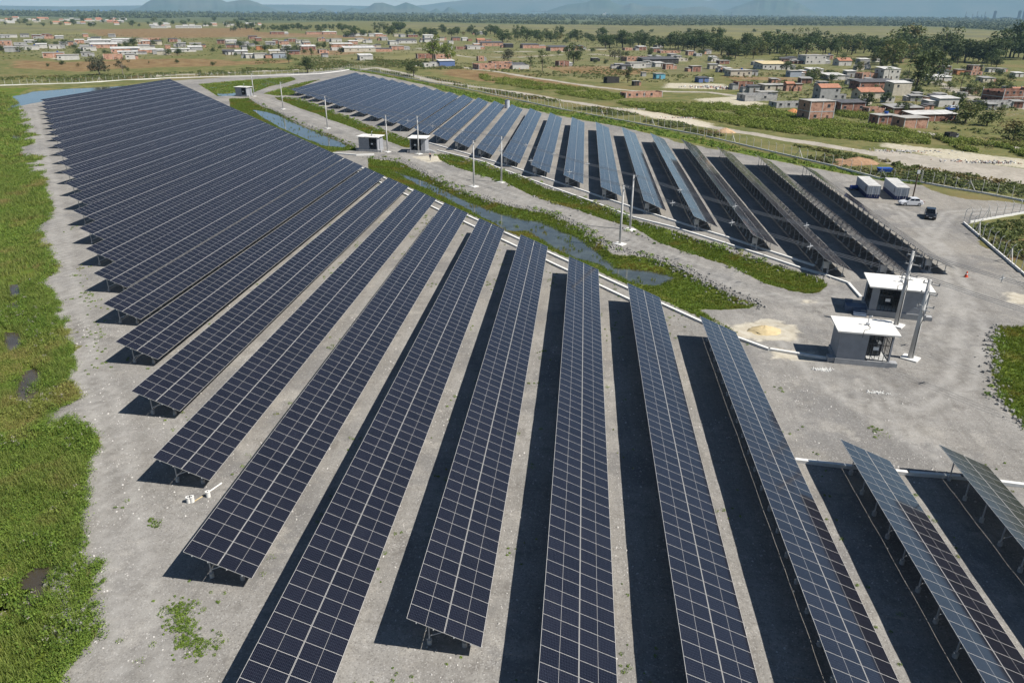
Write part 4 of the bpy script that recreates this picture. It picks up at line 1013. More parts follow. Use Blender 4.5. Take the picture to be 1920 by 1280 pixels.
H('middle village', [
 (1191, 128, 36, 12, 'white', 'slab', .6, 'white house with two small windows on the ochre grass'), (1252, 131, 19, 10, 'brick', 'slab'), (1233, 126, 20, 7, 'white', 'white'), (1302, 135, 22, 12, 'dark brick', 'slab', .8, 'dark brick cube house below the dark tree grove'),
 (1353, 136, 16, 10, 'brick', 'slab'), (1363, 137, 17, 8, 'white', 'white'), (1233, 121, 72, 11, 'black', 'dark', .4, 'long low dark shed in the middle village'), (1188, 115, 46, 10, 'brick', 'none', .6, 'roofless brick block left of the long dark shed'),
 (1267, 116, 42, 6, 'cream', 'none', .3), (1226, 113, 26, 7, 'brick', 'grey'), (1176, 95, 18, 8, 'brick', 'none'), (1202, 95, 18, 7, 'dark brick', 'white'), (1254, 100, 40, 4, 'brick', 'none', .3),
 (1234, 149, 19, 10, 'turquoise', 'slab', .8, 'small turquoise shack on the ochre grass'), (1206, 144, 10, 7, 'grey', 'slab'), (1146, 156, 28, 11, 'black', 'none', .6, 'black roofless shed beside a slim tree'), (1191, 161, 13, 6, 'black', 'slab'),
 (1202, 183, 74, 11, 'brick', 'none', .3, 'unfinished low brick wall enclosure near the outer road'), (1335, 116, 16, 9, 'white', 'white'), (1374, 104, 14, 9, 'brick', 'slab'), (1315, 156, 24, 9, 'blue', 'dark', .7, 'shack with dark tarpaulins in the rubble'),
 (901, 81, 16, 10, 'brick', 'tile'), (915, 80, 12, 8, 'brick', 'slab'), (886, 93, 28, 11, 'white', 'slab'), (921, 87, 42, 7, 'brick', 'dark', .4), (953, 90, 18, 6, 'black', 'dark'), (993, 91, 34, 7, 'brick', 'dark', .5), (1045, 96, 40, 12, 'brick', 'dark', .6),
 (1083, 94, 20, 9, 'brick', 'dark'), (901, 115, 14, 11, 'brick', 'none', .9, 'little roofless brick cube left of the brick ruin'), (923, 130, 70, 15, 'brick', 'none', .6, 'large roofless brick ruin beside the outer road'), (938, 122, 42, 12, 'brick', 'none', .5),
 (974, 130, 34, 7, 'white', 'none', .5), (1054, 125, 25, 11, 'dark brick', 'none', .9, 'dark brick cube house alone in the grass'), (1114, 116, 14, 6, 'black', 'slab')], 25)
H('far middle hamlet', [
 (673, 98, 58, 9, 'cream', 'white', .4, 'long cream and blue shed with white roof'), (685, 93, 38, 7, 'brick', 'slab', .4), (685, 114, 27, 12, 'white', 'white', .9, 'white shed with sloping white roof standing alone'), (762, 82, 36, 9, 'white', 'dark', .6, 'white and blue long house in the far middle hamlet'),
 (744, 94, 26, 16, 'brick', 'slab', .7), (691, 81, 13, 7, 'white', 'slab'), (662, 84, 17, 8, 'brick', 'white'), (796, 110, 30, 8, 'dark brick', 'none', .4, 'low dark brick wall house left of the two tall trees'), (830, 111, 31, 8, 'brick', 'none', .4, 'low sunlit brick wall house behind the two tall trees'),
 (836, 125, 32, 10, 'blue', 'white', .6, 'shack of blue tarpaulin with a white roof'), (805, 126, 26, 7, 'white', 'none', .6), (827, 87, 7, 7, 'white', 'slab'), (831, 76, 11, 8, 'brick', 'slab'), (845, 83, 10, 7, 'white', 'slab'), (867, 93, 28, 7, 'dark brick', 'none', .4), (871, 77, 12, 7, 'white', 'white'),
 (673, 68, 27, 8, 'white', 'slab'), (697, 69, 12, 5, 'white', 'grey'), (710, 69, 15, 6, 'brick', 'white'), (743, 69, 10, 9, 'cream', 'slab'), (773, 70, 20, 4, 'dark brick', 'slab'), (803, 72, 20, 6, 'white', 'white'), (795, 77, 14, 4, 'brick', 'slab'),
 (524, 110, 24, 9, 'pale blue', 'slab', .7, 'pale blue-grey windowless box house'), (577, 95, 28, 9, 'dark brick', 'white'), (454, 88, 24, 10, 'grey', 'grey'), (532, 84, 18, 8, 'brick', 'slab'), (538, 94, 15, 9, 'white', 'white'), (548, 79, 15, 6, 'dark brick', 'slab'), (562, 82, 14, 6, 'white', 'slab'),
 (573, 82, 13, 7, 'cream', 'slab'), (603, 78, 14, 6, 'brick', 'slab'), (630, 79, 20, 7, 'white', 'slab'), (640, 90, 40, 10, 'brick', 'white', .4), (520, 65, 24, 6, 'dark brick', 'slab'), (590, 65, 30, 5, 'brick', 'slab', .4), (618, 65, 24, 5, 'brick', 'white', .4), (614, 60, 6, 5, 'green', 'slab', .9, 'tiny lime green house in the far middle hamlet'),
 (487, 94, 12, 8, 'orange', 'slab', .8, 'bright orange little house'), (515, 102, 19, 6, 'cream', 'white'), (489, 110, 22, 11, 'white', 'slab'), (469, 110, 15, 7, 'white', 'white'), (429, 102, 20, 6, 'black', 'dark'), (453, 103, 21, 6, 'grey', 'white'), (433, 90, 16, 5, 'dark brick', 'dark'), (434, 81, 18, 4, 'white', 'white')], 28)
H('left settlement', [
 (213, 112, 30, 12, 'brick', 'none', .7, 'open brick shell with whitish pillars and a dark side'), (245, 112, 15, 10, 'white', 'grey'), (188, 83, 34, 9, 'grey', 'white', .5), (231, 81, 32, 7, 'grey', 'white', .5), (274, 76, 46, 5, 'brick', 'none', .3, 'long far brick wall in the left settlement'), (260, 79, 15, 6, 'cream', 'slab'),
 (275, 84, 13, 9, 'brick', 'white'), (297, 84, 12, 8, 'brick', 'slab'), (196, 91, 40, 7, 'brick', 'white', .5), (169, 96, 20, 8, 'white', 'slab'), (236, 100, 44, 8, 'brick', 'white', .5), (240, 103, 30, 5, 'white', 'white', .4), (297, 102, 18, 8, 'grey', 'white'), (311, 102, 10, 8, 'brick', 'slab'),
 (339, 98, 30, 5, 'white', 'white', .4), (366, 95, 24, 6, 'grey', 'white'), (315, 92, 9, 7, 'brick', 'slab'), (129, 113, 32, 12, 'white', 'slab', .6, 'white house with two windows at the front of the left settlement'), (102, 109, 32, 14, 'brick', 'slab', .7, 'brick house with a blue roof tank at the front of the left settlement'), (162, 107, 14, 9, 'grey', 'slab'),
 (42, 93, 19, 10, 'white', 'slab'), (61, 94, 20, 13, 'white', 'slab'), (79, 91, 16, 8, 'white', 'white'), (10, 95, 24, 18, 'brick', 'slab', .7, 'two-level brick house at the left edge of the picture'), (24, 98, 22, 8, 'grey', 'grey'), (103, 92, 16, 7, 'white', 'slab'), (6, 71, 14, 6, 'brick', 'slab'), (25, 71, 12, 5, 'white', 'slab'),
 (73, 73, 16, 4, 'grey', 'none', .4), (95, 73, 18, 4, 'brick', 'none', .4), (112, 73, 12, 4, 'grey', 'white'), (55, 81, 14, 4, 'grey', 'white'), (150, 82, 14, 7, 'brick', 'white')], 33)
# little outbuildings squeezed between the houses
ro = random.Random(77)
for area, x0, x1, ya, yb, n, rot in (('right village', 1400, 1910, 108, 212, 34, 17), ('middle village', 1150, 1385, 88, 132, 14, 25), ('far middle hamlet', 650, 900, 64, 94, 16, 28), ('far middle hamlet', 410, 640, 72, 108, 14, 28), ('left settlement', 0, 380, 68, 104, 18, 33)):
    for i in range(n):
        x = x0 + (x1 - x0) * (i + ro.random()) / n; y = ro.uniform(ya, yb)
        if area == 'right village' and x > 1700: y = ro.uniform(ya + 20, yb)
        sc = (y - 20) / 100
        HOUSES.append([x, y, ro.uniform(12, 24) * (sc * .5 + .45), ro.uniform(6, 9) * (sc * .45 + .5), ro.choice(['grey', 'brick', 'grey block', 'dark brick', 'cream', 'white']), ro.choice(['grey', 'slab', 'dark', 'none', 'grey']), ro.uniform(.6, .95), area, None, rot + ro.uniform(-12, 12)])
# far belt of little houses under the trees
rf = random.Random(5)
for i in range(64):
    x = rf.uniform(-5, 236) if i < 44 else rf.uniform(282, 500); y = 20 + rf.uniform(15, 27) + x * .004 if i < 44 else rf.uniform(45, 52.5)
    HOUSES.append([x, y, rf.uniform(6, 12), rf.uniform(3.2, 5.5), rf.choice(['white', 'white', 'cream', 'brick', 'white', 'grey']), rf.choice(['slab', 'white', 'tile', 'white']), .8, 'far belt', None, rf.uniform(20, 40)])
for i in range(9):
    HOUSES.append([288 + i * 5.4 if i < 5 else 336 + (i - 5) * 12, 53.4, 7 if i < 5 else 11, 3.6, 'white', 'white', .8, 'far belt', None, 20])

def house(loc, rz, W, D, Hh, wl, rf_, label, group, detail, seed):
    r_ = random.Random(seed); t = thing('house', loc, rz, label, 'house', group); th = .18
    mb = MB(); x, y = W / 2, D / 2
    for a in ((0, -y + th / 2, W, th), (0, y - th / 2, W, th), (-x + th / 2, 0, th, D - 2 * th), (x - th / 2, 0, th, D - 2 * th)):
        hh = Hh * (r_.uniform(.8, 1.) if rf_ == 'none' and detail > 1 else 1); mb.box((a[0], a[1], hh / 2 - .1), (a[2], a[3], hh + .2))
    if rf_ == 'none': mb.box((0, -y * .1, Hh * .42), (W - 2 * th, th, Hh * .84))
    mb.build('wall', WALL[wl], t)
    if detail and 'brick' in wl and W > 4:
        for sx in (-1, 1):
            for sy in (-1, 1): mb = MB(); mb.box((sx * (x - .06), sy * (y - .06), Hh / 2 - .05), (.26, .26, Hh + .1)); mb.build('pillar', MT['concrete'], t)
        if W > 7: mb = MB(); mb.box((0, -y - .003, Hh / 2), (.24, .1, Hh)); mb.build('pillar', MT['concrete'], t)
        if Hh > 5:
            mb = MB(); mb.box((0, -y - .006, Hh / 2), (W + .1, .1, .25)); mb.build('beam', MT['concrete'], t)
            mb = MB(); mb.box((-x - .006, 0, Hh / 2), (.1, D + .1, .25)); mb.build('beam', MT['concrete'], t)
    ov = .35 if Hh < 5 else .2
    if rf_ in ('slab', 'none'):
        if rf_ == 'slab':
            mb = MB(); mb.box((0, 0, Hh + .07), (W + 2 * ov, D + 2 * ov, .14)); mb.build('roof', ROOF['slab'], t)
            if detail and Hh < 5 and r_.random() < .2:
                mb = MB(); mb.cyl((W * .2, D * .15, Hh + .14), .55, .7, 12, 0, .68); mb.cyl((W * .2, D * .15, Hh + .84), .7, .08, 12); mb.build('water_tank', MT['blue'], t)
    elif rf_ == 'tile':
        mb = MB(); hr = D * .22 + .2; e = ov
        prof = [(-y - e, Hh - .02), (0, Hh + hr), (y + e, Hh - .02), (y + e, Hh - .14), (0, Hh + hr - .16), (-y - e, Hh - .14)]
        vs = []
        for xx in (-x - e, x + e): vs += [(xx, p, z) for p, z in prof]
        mb.add(vs, [(0, 1, 2, 3, 4, 5), (11, 10, 9, 8, 7, 6)] + [((i + 1) % 6, i, i + 6, (i + 1) % 6 + 6) for i in range(6)]); mb.build('roof', ROOF['tile'], t)
        mb = MB()
        for xx in (-x + .01, x - .01 - .1): mb.add([(xx, -y, Hh), (xx, y, Hh), (xx, 0, Hh + hr - .2), (xx + .1, -y, Hh), (xx + .1, y, Hh), (xx + .1, 0, Hh + hr - .2)], [(0, 2, 1), (3, 4, 5), (0, 1, 4, 3), (1, 2, 5, 4), (2, 0, 3, 5)])
        mb.build('gable', WALL[wl], t)
    else:
        mb = MB(); s = .10 * D; e = ov; z0, z1 = Hh + .03, Hh + .03 + s
        vs = [(-x - e, -y - e, z0), (x + e, -y - e, z0), (x + e, y + e, z1), (-x - e, y + e, z1)]; vs += [(a, b, c + .07) for a, b, c in vs]
        mb.add(vs, [(3, 2, 1, 0), (4, 5, 6, 7), (0, 1, 5, 4), (1, 2, 6, 5), (2, 3, 7, 6), (3, 0, 4, 7)]); mb.build('roof', ROOF[rf_], t)
    if detail and r_.random() < .6 and 'wall' not in label:
        s_ = r_.choice((-1, 1)); aw, ad, ah = W * r_.uniform(.3, .55), D * r_.uniform(.5, .9), min(Hh, 3.) * r_.uniform(.68, .85); ax, ay = s_ * (W / 2 + aw / 2 + .004), (r_.uniform(-.2, .2)) * D
        mb = MB(); mb.box((ax, ay - ad / 2 + .08, ah / 2), (aw, .16, ah)); mb.box((ax, ay + ad / 2 - .08, ah / 2), (aw, .16, ah)); mb.box((ax + s_ * (aw / 2 - .08), ay, ah / 2), (.16, ad - .32, ah)); mb.build('annex_wall', WALL[r_.choice((wl, 'brick', 'grey block', 'grey'))], t)
        mb = MB(); e = .2; z0, z1 = ah + .02, ah + .02 + .08 * ad
        vs = [(ax - aw / 2 + .05, ay - ad / 2 - e, z0), (ax + aw / 2 + e * .3, ay - ad / 2 - e, z0), (ax + aw / 2 + e * .3, ay + ad / 2 + e, z1), (ax - aw / 2 + .05, ay + ad / 2 + e, z1)]; vs += [(a, b, c + .06) for a, b, c in vs]
        mb.add(vs, [(3, 2, 1, 0), (4, 5, 6, 7), (0, 1, 5, 4), (1, 2, 6, 5), (2, 3, 7, 6), (3, 0, 4, 7)]); mb.build('annex_roof', ROOF[r_.choice(('grey', 'white', 'dark', 'grey'))], t)
    if detail:
        fl = 2 if Hh > 4.6 else 1; fh = Hh / fl
        nw = max(1, int(W / 3.2))
        for f in range(fl):
            for i in range(nw):
                if r_.random() < (.3 if detail > 1 else .55) and nw > 1: continue
                xx = -x + (i + .5) * W / nw; z = f * fh + fh * .55
                if f == 0 and i == nw // 2 and rf_ != 'none':
                    mb = MB(); mb.box((xx, -y - .012, 1.02), (.85, .05, 2.04)); mb.build('door', MT['wood'], t); continue
                mb = MB(); mb.box((xx, -y - .010, z), (1.1, .04, 1.0)); wn = mb.build('window', MT['dark'], t)
                if detail > 1:
                    mb = MB(); mb.box((xx, -y - .02, z - .55), (1.3, .14, .09)); mb.box((xx, -y - .02, z + .53), (1.2, .07, .06)); mb.build('sill', MT['concrete'], wn)
            for i in range(max(1, int(D / 4))):
                n_ = max(1, int(D / 4)); yy = -y + (i + .5) * D / n_
                mb = MB(); mb.box((-x - .010, yy, f * fh + fh * .55), (.04, 1.0, 1.0)); mb.build('window', MT['dark'], t)
    return t
NUM = {}
for h in HOUSES:
    if not h[8]: NUM.setdefault((h[7], h[4], h[5]), []).append(h)
for k_, L_ in NUM.items():
    L_.sort(key=lambda h: h[0])
    for i, h in enumerate(L_):
        a, b = (('wall' if k_[2] == 'none' else 'house'), RNAME[k_[2]]); ar = {'far belt': 'far belt under the trees'}.get(k_[0], k_[0])
        base = f'{k_[1]} {a}, {b}, {k_[0]}'
        h[8] = base if len(L_) == 1 else base + f', {nth(i + 1)} of {len(L_)} from left'
for i, h in enumerate(HOUSES):
    x, y, wpx, hpx, wl, rf_, ratio, area, lab, rz = h
    gxy = at(x, y); d = math.hypot(*gxy); dc = math.sqrt(d * d + CAM_H ** 2)
    az = math.atan2(gxy[0], gxy[1]); rr = R(rz)
    fr = abs(math.cos(rr + az)); sd = abs(math.sin(rr + az))   # share of each face seen
    mpp = dc / math.sqrt(FPX ** 2 + (x - 960) ** 2 * .5) ; Wt = wpx * mpp
    W = max(2.2, Wt / (fr + ratio * sd)); D = max(2., W * ratio); Hh = max(2.0 if hpx > 5 else 1.4, hpx * mpp * .96)
    dep = CAM_H / dc; big = any(k in lab for k in ('two-storey', 'tower', 'tall', 'two-level', 'two-part', 'unfinished', 'big'))
    Hh = max(1.5 if hpx < 6 else 2.3, hpx * mpp - .85 * D * dep); Hh = min(Hh, 8. if big else 3.5 if 'wall' not in lab else 2.4)
    ctr = (gxy[0] + math.sin(az) * D * .5, gxy[1] + math.cos(az) * D * .5, 0)
    ctr = (ctr[0], ctr[1], float(ground_z(ctr[:2])[0]) if d < 700 else 0)
    house(ctr, rr, W, D, Hh, wl, rf_, lab, {'far belt': 'tiny houses of the far belt under the trees'}.get(area, f'houses of the {area}'), 2 if wpx > 34 and y > 100 else 1 if wpx > 12 else 0, i)

# a van, a motorbike far off and rubble heaps
p = at(1784, 208)
t = thing('parked_van', (*p, 0), R(100), 'blue and white van parked before the white house in the right village', 'van')
mb = MB(); mb.add([(-.9, -2.3, .4), (.9, -2.3, .4), (.9, 2.3, .4), (-.9, 2.3, .4), (-.9, -2.3, 1.25), (.9, -2.3, 1.25), (.9, 2.2, 1.15), (-.9, 2.2, 1.15)], [(3, 2, 1, 0), (4, 5, 6, 7), (0, 1, 5, 4), (1, 2, 6, 5), (2, 3, 7, 6), (3, 0, 4, 7)]); mb.build('body', MT['blue'], t)
mb = MB(); mb.add([(-.85, -2.2, 1.252), (.85, -2.2, 1.252), (.85, 1.4, 1.232), (-.85, 1.4, 1.232), (-.75, -2.1, 1.95), (.75, -2.1, 1.95), (.75, .8, 1.95), (-.75, .8, 1.95)], [(4, 5, 6, 7), (0, 1, 5, 4), (1, 2, 6, 5), (2, 3, 7, 6), (3, 0, 4, 7)]); mb.build('cabin_shell', MT['car_white'], t)
mb = MB()
for s in (-1, 1): mb.box((s * .81, -.6, 1.6), (.03, 2.2, .42))
mb.build('window', MT['car_glass'], t)
for s in (-1, 1):
    for y in (-1.4, 1.4): mb = MB(); mb.tube([(s * .75, y, .33), (s * .93, y, .33)], .33, 12); mb.build('wheel', MT['rubber'], t)

def rubble(c, rx, ry, n, label, cols, smin=.15, smax=.7):
    r_ = np.random.default_rng(int(abs(c[0] * 10))); mb = MB()
    for _ in range(n):
        a = r_.uniform(0, 2 * PI); q = abs(r_.normal(0, .5)); s = r_.uniform(smin, smax)
        mb.box((math.cos(a) * q * rx, math.sin(a) * q * ry, s * .3), (s, s * r_.uniform(.4, 1), s * .7), r_.uniform(0, 3), taper=r_.uniform(.4, .9), mi=int(r_.integers(len(cols))))
    tag(mb.build('rubble', cols, None, (c[0], c[1], 0)), label, 'rubble', kind='stuff')
rub = [MT['white_concrete'], MT['concrete'], MT['rock'], WALL['brick']]
rubble(at(1345, 165), 16, 8, 260, 'rubble and rubbish dumped beside the ruined brick house', rub, .3, 1.2)
rubble(at(800, 124), 9, 5, 90, 'pale debris beside the blue shack', rub, .3, 1.2)
rubble(at(975, 129), 10, 5, 90, 'pale debris beside the brick ruin', rub, .3, 1.1)
rubble(at(1210, 206), 16, 1.8, 160, 'line of pale rubble along the outer road', rub, .2, .6)
rubble(at(1290, 222), 14, 1.8, 140, 'line of pale rubble along the outer road', rub, .2, .6)
rubble(at(1700, 285), 14, 3, 220, 'pale rubble strip at the edge of the lush cane', rub, .2, .6)
rubble(at(1850, 305), 14, 3, 180, 'pale rubble strip at the edge of the lush cane', rub, .2, .6)

# ------------------------------------------------------------------ far hills, plant and port
def hill_mat():
    t = NT('hill_forest'); p = t.pos(); c = t.mix(t.ramp(t.noise(p, .0016, 5), .4, .65), (.05, .075, .04), (.09, .10, .06)); return t.done(c, .95, .1)
HM = hill_mat()
def ridge(name, prof, dist, depth, seed):
    """prof: skyline as pixels; built as a wooded ridge with depth at its own distance"""
    r_ = np.random.default_rng(seed); xs = np.arange(prof[0][0], prof[-1][0] + .1, max(2., (prof[-1][0] - prof[0][0]) / 110)); ys = np.interp(xs, [p[0] for p in prof], [p[1] for p in prof])
    rows = []; m = 15
    top = []
    for x, y in zip(xs, ys):
        d = CR * (x - 960) + CU * (640 - y) + CF * FPX; d = d / math.hypot(d[0], d[1]); top.append((d[0], d[1], max(2., CAM_H + d[2] * dist)))
    top = np.array(top); hn = vnoise(np.stack([xs * .09, xs * 0], 1), 1., seed, 3) - .5
    for j in range(m):
        f = j / (m - 1) * 2 - 1            # -1 near foot .. 1 far foot
        sp = vnoise(np.stack([xs * .06 + j * .15, np.full(len(xs), j * .35)], 1), 1., seed + 3, 3)
        prof_h = (1 - abs(f) ** 1.25) * (1 - .55 * (1 - (1 - abs(f))) * sp * (abs(f) > .01))
        dd = dist + depth * f + hn * depth * .35 * (1 - abs(f))
        rows.append(np.stack([top[:, 0] * dd, top[:, 1] * dd, top[:, 2] * prof_h * (1 if abs(f) > .01 else 1) - 3 * (abs(f) > .98)], 1))
    Vh = np.concatenate(rows); n = len(xs); i0 = (np.arange(m - 1)[:, None] * n + np.arange(n - 1)[None, :]).ravel()
    tag(put(name, np_mesh(name, Vh, np.stack([i0, i0 + 1, i0 + n + 1, i0 + n], 1), HM, smooth=True)), kind='structure')
ridge('hills', [(240, 20), (262, 14), (275, 5), (290, -3), (330, -8), (380, -9), (412, -1), (425, 4.5), (440, 2), (462, -1), (482, 5), (500, 12), (520, 19), (540, 22)], 13000, 1450, 1)
ridge('hills', [(590, 22), (597, 19.5), (604, 15.5), (614, 19), (626, 22)], 11500, 420, 2)
ridge('hills', [(640, 22.5), (650, 18.5), (661, 14.5), (676, 18.5), (688, 15), (702, 6), (718, 5.5), (741, 12.3), (752, 8), (761, 4.8), (780, 11), (804, 21), (815, 23.5)], 11800, 730, 3)
ridge('hills', [(806, 22), (818, 16), (828, 22.5), (832, 21), (841, 13), (850, 17), (863, 23.4)], 11600, 380, 4)
ridge('hills', [(1020, 23), (1040, 16), (1062, 9.5), (1085, 6.5), (1100, 5), (1118, -3), (1138, -2), (1152, 6), (1170, 11), (1186, 5.5), (1200, 9.5), (1212, 12.5), (1236, 11), (1262, 17), (1287, 14.5), (1316, 12), (1340, 17.5), (1360, 24)], 12300, 1030, 5)
ridge('hills', [(1345, 24), (1372, 15.5), (1398, 6.5), (1420, -1), (1445, -3), (1476, -2), (1500, 7), (1524, 21), (1535, 27)], 12600, 1180, 6)
ridge('hills', [(-200, 8), (-60, 6), (0, 11), (120, 12.5), (240, 11), (420, 9), (560, 9), (700, 12), (790, 11), (830, 5), (870, 1), (930, -6), (1050, -14), (1250, -10), (1330, 2), (1380, -6), (1480, -22), (1650, -30), (1800, -26), (2000, -20), (2200, -4)], 16000, 1300, 7)

MT['plant_blue'] = plain('plant_steel', (.22, .24, .27), .8, .1)
def px_pt(x, y, dist):
    d = CR * (x - 960) + CU * (640 - y) + CF * FPX; d = d / math.hypot(d[0], d[1]); return Vector((d[0] * dist, d[1] * dist, CAM_H + d[2] * dist))
DP = 7600.; mp = DP / FPX
def plant_thing(x, label, builder, cat, name):
    b = px_pt(x, 33, DP); t = thing(name, (b.x, b.y, 0), -math.atan2(b.x, b.y), label, cat); builder(t); return t
def b_tower(w, h):
    def f(t):
        mb = MB(); mb.add([(s * k * w / 2, q * k * w / 2, z) for z, k in ((0, 1.), (h * .6, .78), (h, .84)) for s, q in ((-1, -1), (1, -1), (1, 1), (-1, 1))], [(0, 1, 5, 4), (1, 2, 6, 5), (2, 3, 7, 6), (3, 0, 4, 7), (4, 5, 9, 8), (5, 6, 10, 9), (6, 7, 11, 10), (7, 4, 8, 11), (8, 9, 10, 11)])
        mb.build('shell', MT['plant_blue'], t)
        mb = MB(); mb.box((0, 0, h + 1.5), (w * .5, w * .5, 3)); mb.build('top_house', MT['plant_blue'], t)
    return f
def b_stack(r0, h):
    def f(t):
        mb = MB(); mb.cyl((0, 0, 0), r0, h, 12, 0, r0 * .7); mb.build('chimney', MT['plant_blue'], t)
        mb = MB(); mb.box((r0 * 4, 0, h * .18), (r0 * 7, r0 * 5, h * .36)); mb.box((r0 * 2, 0, h * .42), (r0 * 3, r0 * 3, h * .14)); mb.build('furnace_hall', MT['plant_blue'], t)
    return f
plant_thing(1864, 'left squat tower of the hazy steelworks on the horizon', b_tower(4.5 * mp, 13 * mp), 'tower', 'industrial_tower')
plant_thing(1910, 'middle squat tower of the hazy steelworks at the right edge', b_tower(5 * mp, 13.5 * mp), 'tower', 'industrial_tower')
plant_thing(1919, 'rightmost squat tower of the hazy steelworks', b_tower(4.5 * mp, 13.5 * mp), 'tower', 'industrial_tower')
for i, (x, h) in enumerate(((1810, 12), (1823, 9), (1831, 12.5), (1840, 8), (1846, 12))):
    plant_thing(x, f'thin chimney of the hazy steelworks, {nth(i + 1)} of five from left', b_stack(.6 * mp, h * mp), 'chimney', 'factory_chimney')
def b_hall(t):
    mb = MB(); mb.box((0, 0, 2 * mp), (24 * mp, 6 * mp, 4 * mp)); mb.box((-6 * mp, 0, 4.6 * mp), (6 * mp, 4 * mp, 1.2 * mp)); mb.build('wall', MT['plant_blue'], t)
    mb = MB(); mb.box((0, 0, 4.05 * mp), (24.4 * mp, 6.4 * mp, .1 * mp)); mb.build('roof', MT['plant_blue'], t)
plant_thing(1893, 'long low hall between the towers of the hazy steelworks', b_hall, 'factory', 'factory_hall')
# port cranes and ships across the bay
DP2 = 9000.; mq = DP2 / FPX
def b_crane(t):
    for s in (-1, 1):
        mb = MB(); mb.bar((s * 1.6 * mq, 0, 0), (s * 1.2 * mq, 0, 6 * mq), .35 * mq); mb.build('leg', MT['plant_blue'], t)
    mb = MB(); mb.bar((-6 * mq, 0, 6 * mq), (5 * mq, 0, 6.3 * mq), .45 * mq); mb.bar((0, 0, 6 * mq), (.3 * mq, 0, 9 * mq), .3 * mq); mb.bar((.3 * mq, 0, 9 * mq), (-5 * mq, 0, 6.1 * mq), .15 * mq); mb.build('boom', MT['plant_blue'], t)
for i, x in enumerate((1001, 1013, 1022)):
    b = px_pt(x, 26, DP2); t = thing('port_crane', (b.x, b.y, 0), -math.atan2(b.x, b.y), ['left', 'middle', 'right'][i] + ' one of three hazy port cranes on the horizon', 'crane', 'port cranes'); b_crane(t)
def b_ship(t):
    mb = MB(); mb.add([(-5 * mq, -1 * mq, 0), (4.4 * mq, -1 * mq, 0), (4.4 * mq, mq, 0), (-5 * mq, mq, 0), (-5.4 * mq, -1.1 * mq, 1.6 * mq), (5.4 * mq, -1.1 * mq, 1.6 * mq), (5.4 * mq, 1.1 * mq, 1.6 * mq), (-5.4 * mq, 1.1 * mq, 1.6 * mq)], [(4, 5, 6, 7), (0, 1, 5, 4), (1, 2, 6, 5), (2, 3, 7, 6), (3, 0, 4, 7)]); mb.build('hull', MT['white_concrete'], t)
    mb = MB(); mb.box((-.6 * mq, 0, 3 * mq), (5.5 * mq, 1.6 * mq, 2.8 * mq)); mb.box((1.2 * mq, 0, 4.9 * mq), (2 * mq, 1 * mq, 1. * mq)); mb.build('deckhouse', MT['white_concrete'], t)
b = px_pt(1134, 26, DP2); t = thing('ship', (b.x, b.y, 0), -math.atan2(b.x, b.y), 'bright white ship on the horizon below the blue hills', 'ship'); b_ship(t)
b = px_pt(1372, 27, DP2); t = thing('factory_chimney', (b.x, b.y, 0), 0, 'lone pale tower on the horizon before the rightmost blue hill', 'tower'); b_stack(.7 * mq, 8 * mq)(t)
# ------------------------------------------------------------------ vegetation
def leaf_cloud(C, rad, n_leaf, size, r_, flat=.75, dome=False, up=.4):
    """leaf quads scattered through ellipsoids: C (N,3) centres, rad (N,) radii -> verts, quads, tint"""
    N = len(C); M_ = N * n_leaf; c = np.repeat(C, n_leaf, 0); rr = np.repeat(rad, n_leaf)
    v = r_.normal(size=(M_, 3)); v /= np.linalg.norm(v, axis=1)[:, None]; q = r_.uniform(.35, 1, M_) ** .6
    if dome: v[:, 2] = np.abs(v[:, 2])
    p = c + v * (q * rr)[:, None] * np.array([1, 1, flat])
    nrm = v + r_.normal(0, .7, (M_, 3)); nrm[:, 2] += up; nrm /= np.linalg.norm(nrm, axis=1)[:, None]
    a = np.cross(nrm, r_.normal(size=(M_, 3))); a /= np.linalg.norm(a, axis=1)[:, None]; b = np.cross(nrm, a)
    s = (size if np.ndim(size) == 0 else np.repeat(size, n_leaf)) * r_.uniform(.6, 1.3, M_)
    a *= s[:, None]; b *= (s * .62)[:, None]
    Vv = np.stack([p - a, p - b * .9, p + a, p + b * .9], 1).reshape(-1, 3)
    t = np.clip(np.repeat(np.repeat(r_.uniform(0, 1, N), n_leaf) * .5 + r_.uniform(0, .5, M_), 4), 0, 1)
    return Vv, np.arange(M_ * 4).reshape(-1, 4), t
def blades(C, n, h, wd, r_, lean=.5):
    """upright grass blades, C (N,3), h (N,) heights"""
    N = len(C); M_ = N * n; c = np.repeat(C, n, 0); hh = np.repeat(h, n) * r_.uniform(.6, 1.15, M_)
    base = c + np.concatenate([r_.normal(0, .12, (M_, 2)) * np.repeat(h, n)[:, None] / .6, np.zeros((M_, 1))], 1)
    an = r_.uniform(0, 2 * PI, M_); d = np.stack([np.cos(an), np.sin(an), np.zeros(M_)], 1); sd = np.stack([-np.sin(an), np.cos(an), np.zeros(M_)], 1)
    ln = r_.uniform(.1, 1, M_) * lean; w_ = (np.repeat(wd, n) if np.ndim(wd) else wd) * r_.uniform(.7, 1.3, M_)
    top = base + d * (hh * ln)[:, None] + np.array([0, 0, 1]) * (hh * (1 - .35 * ln))[:, None]
    Vv = np.stack([base - sd * w_[:, None], base + sd * w_[:, None], top + sd * (w_ * .35)[:, None], top - sd * (w_ * .35)[:, None]], 1).reshape(-1, 3)
    t = np.repeat(np.clip(np.repeat(r_.uniform(0, 1, N), n) * .6 + r_.uniform(0, .4, M_), 0, 1), 4)
    return Vv, np.arange(M_ * 4).reshape(-1, 4), t
def join(parts):
    Vs, Fs, Ts = [], [], []; o = 0
    for v, f, t in parts: Vs.append(v); Fs.append(f + o); Ts.append(t); o += len(v)
    return np.concatenate(Vs), np.concatenate(Fs), np.concatenate(Ts)
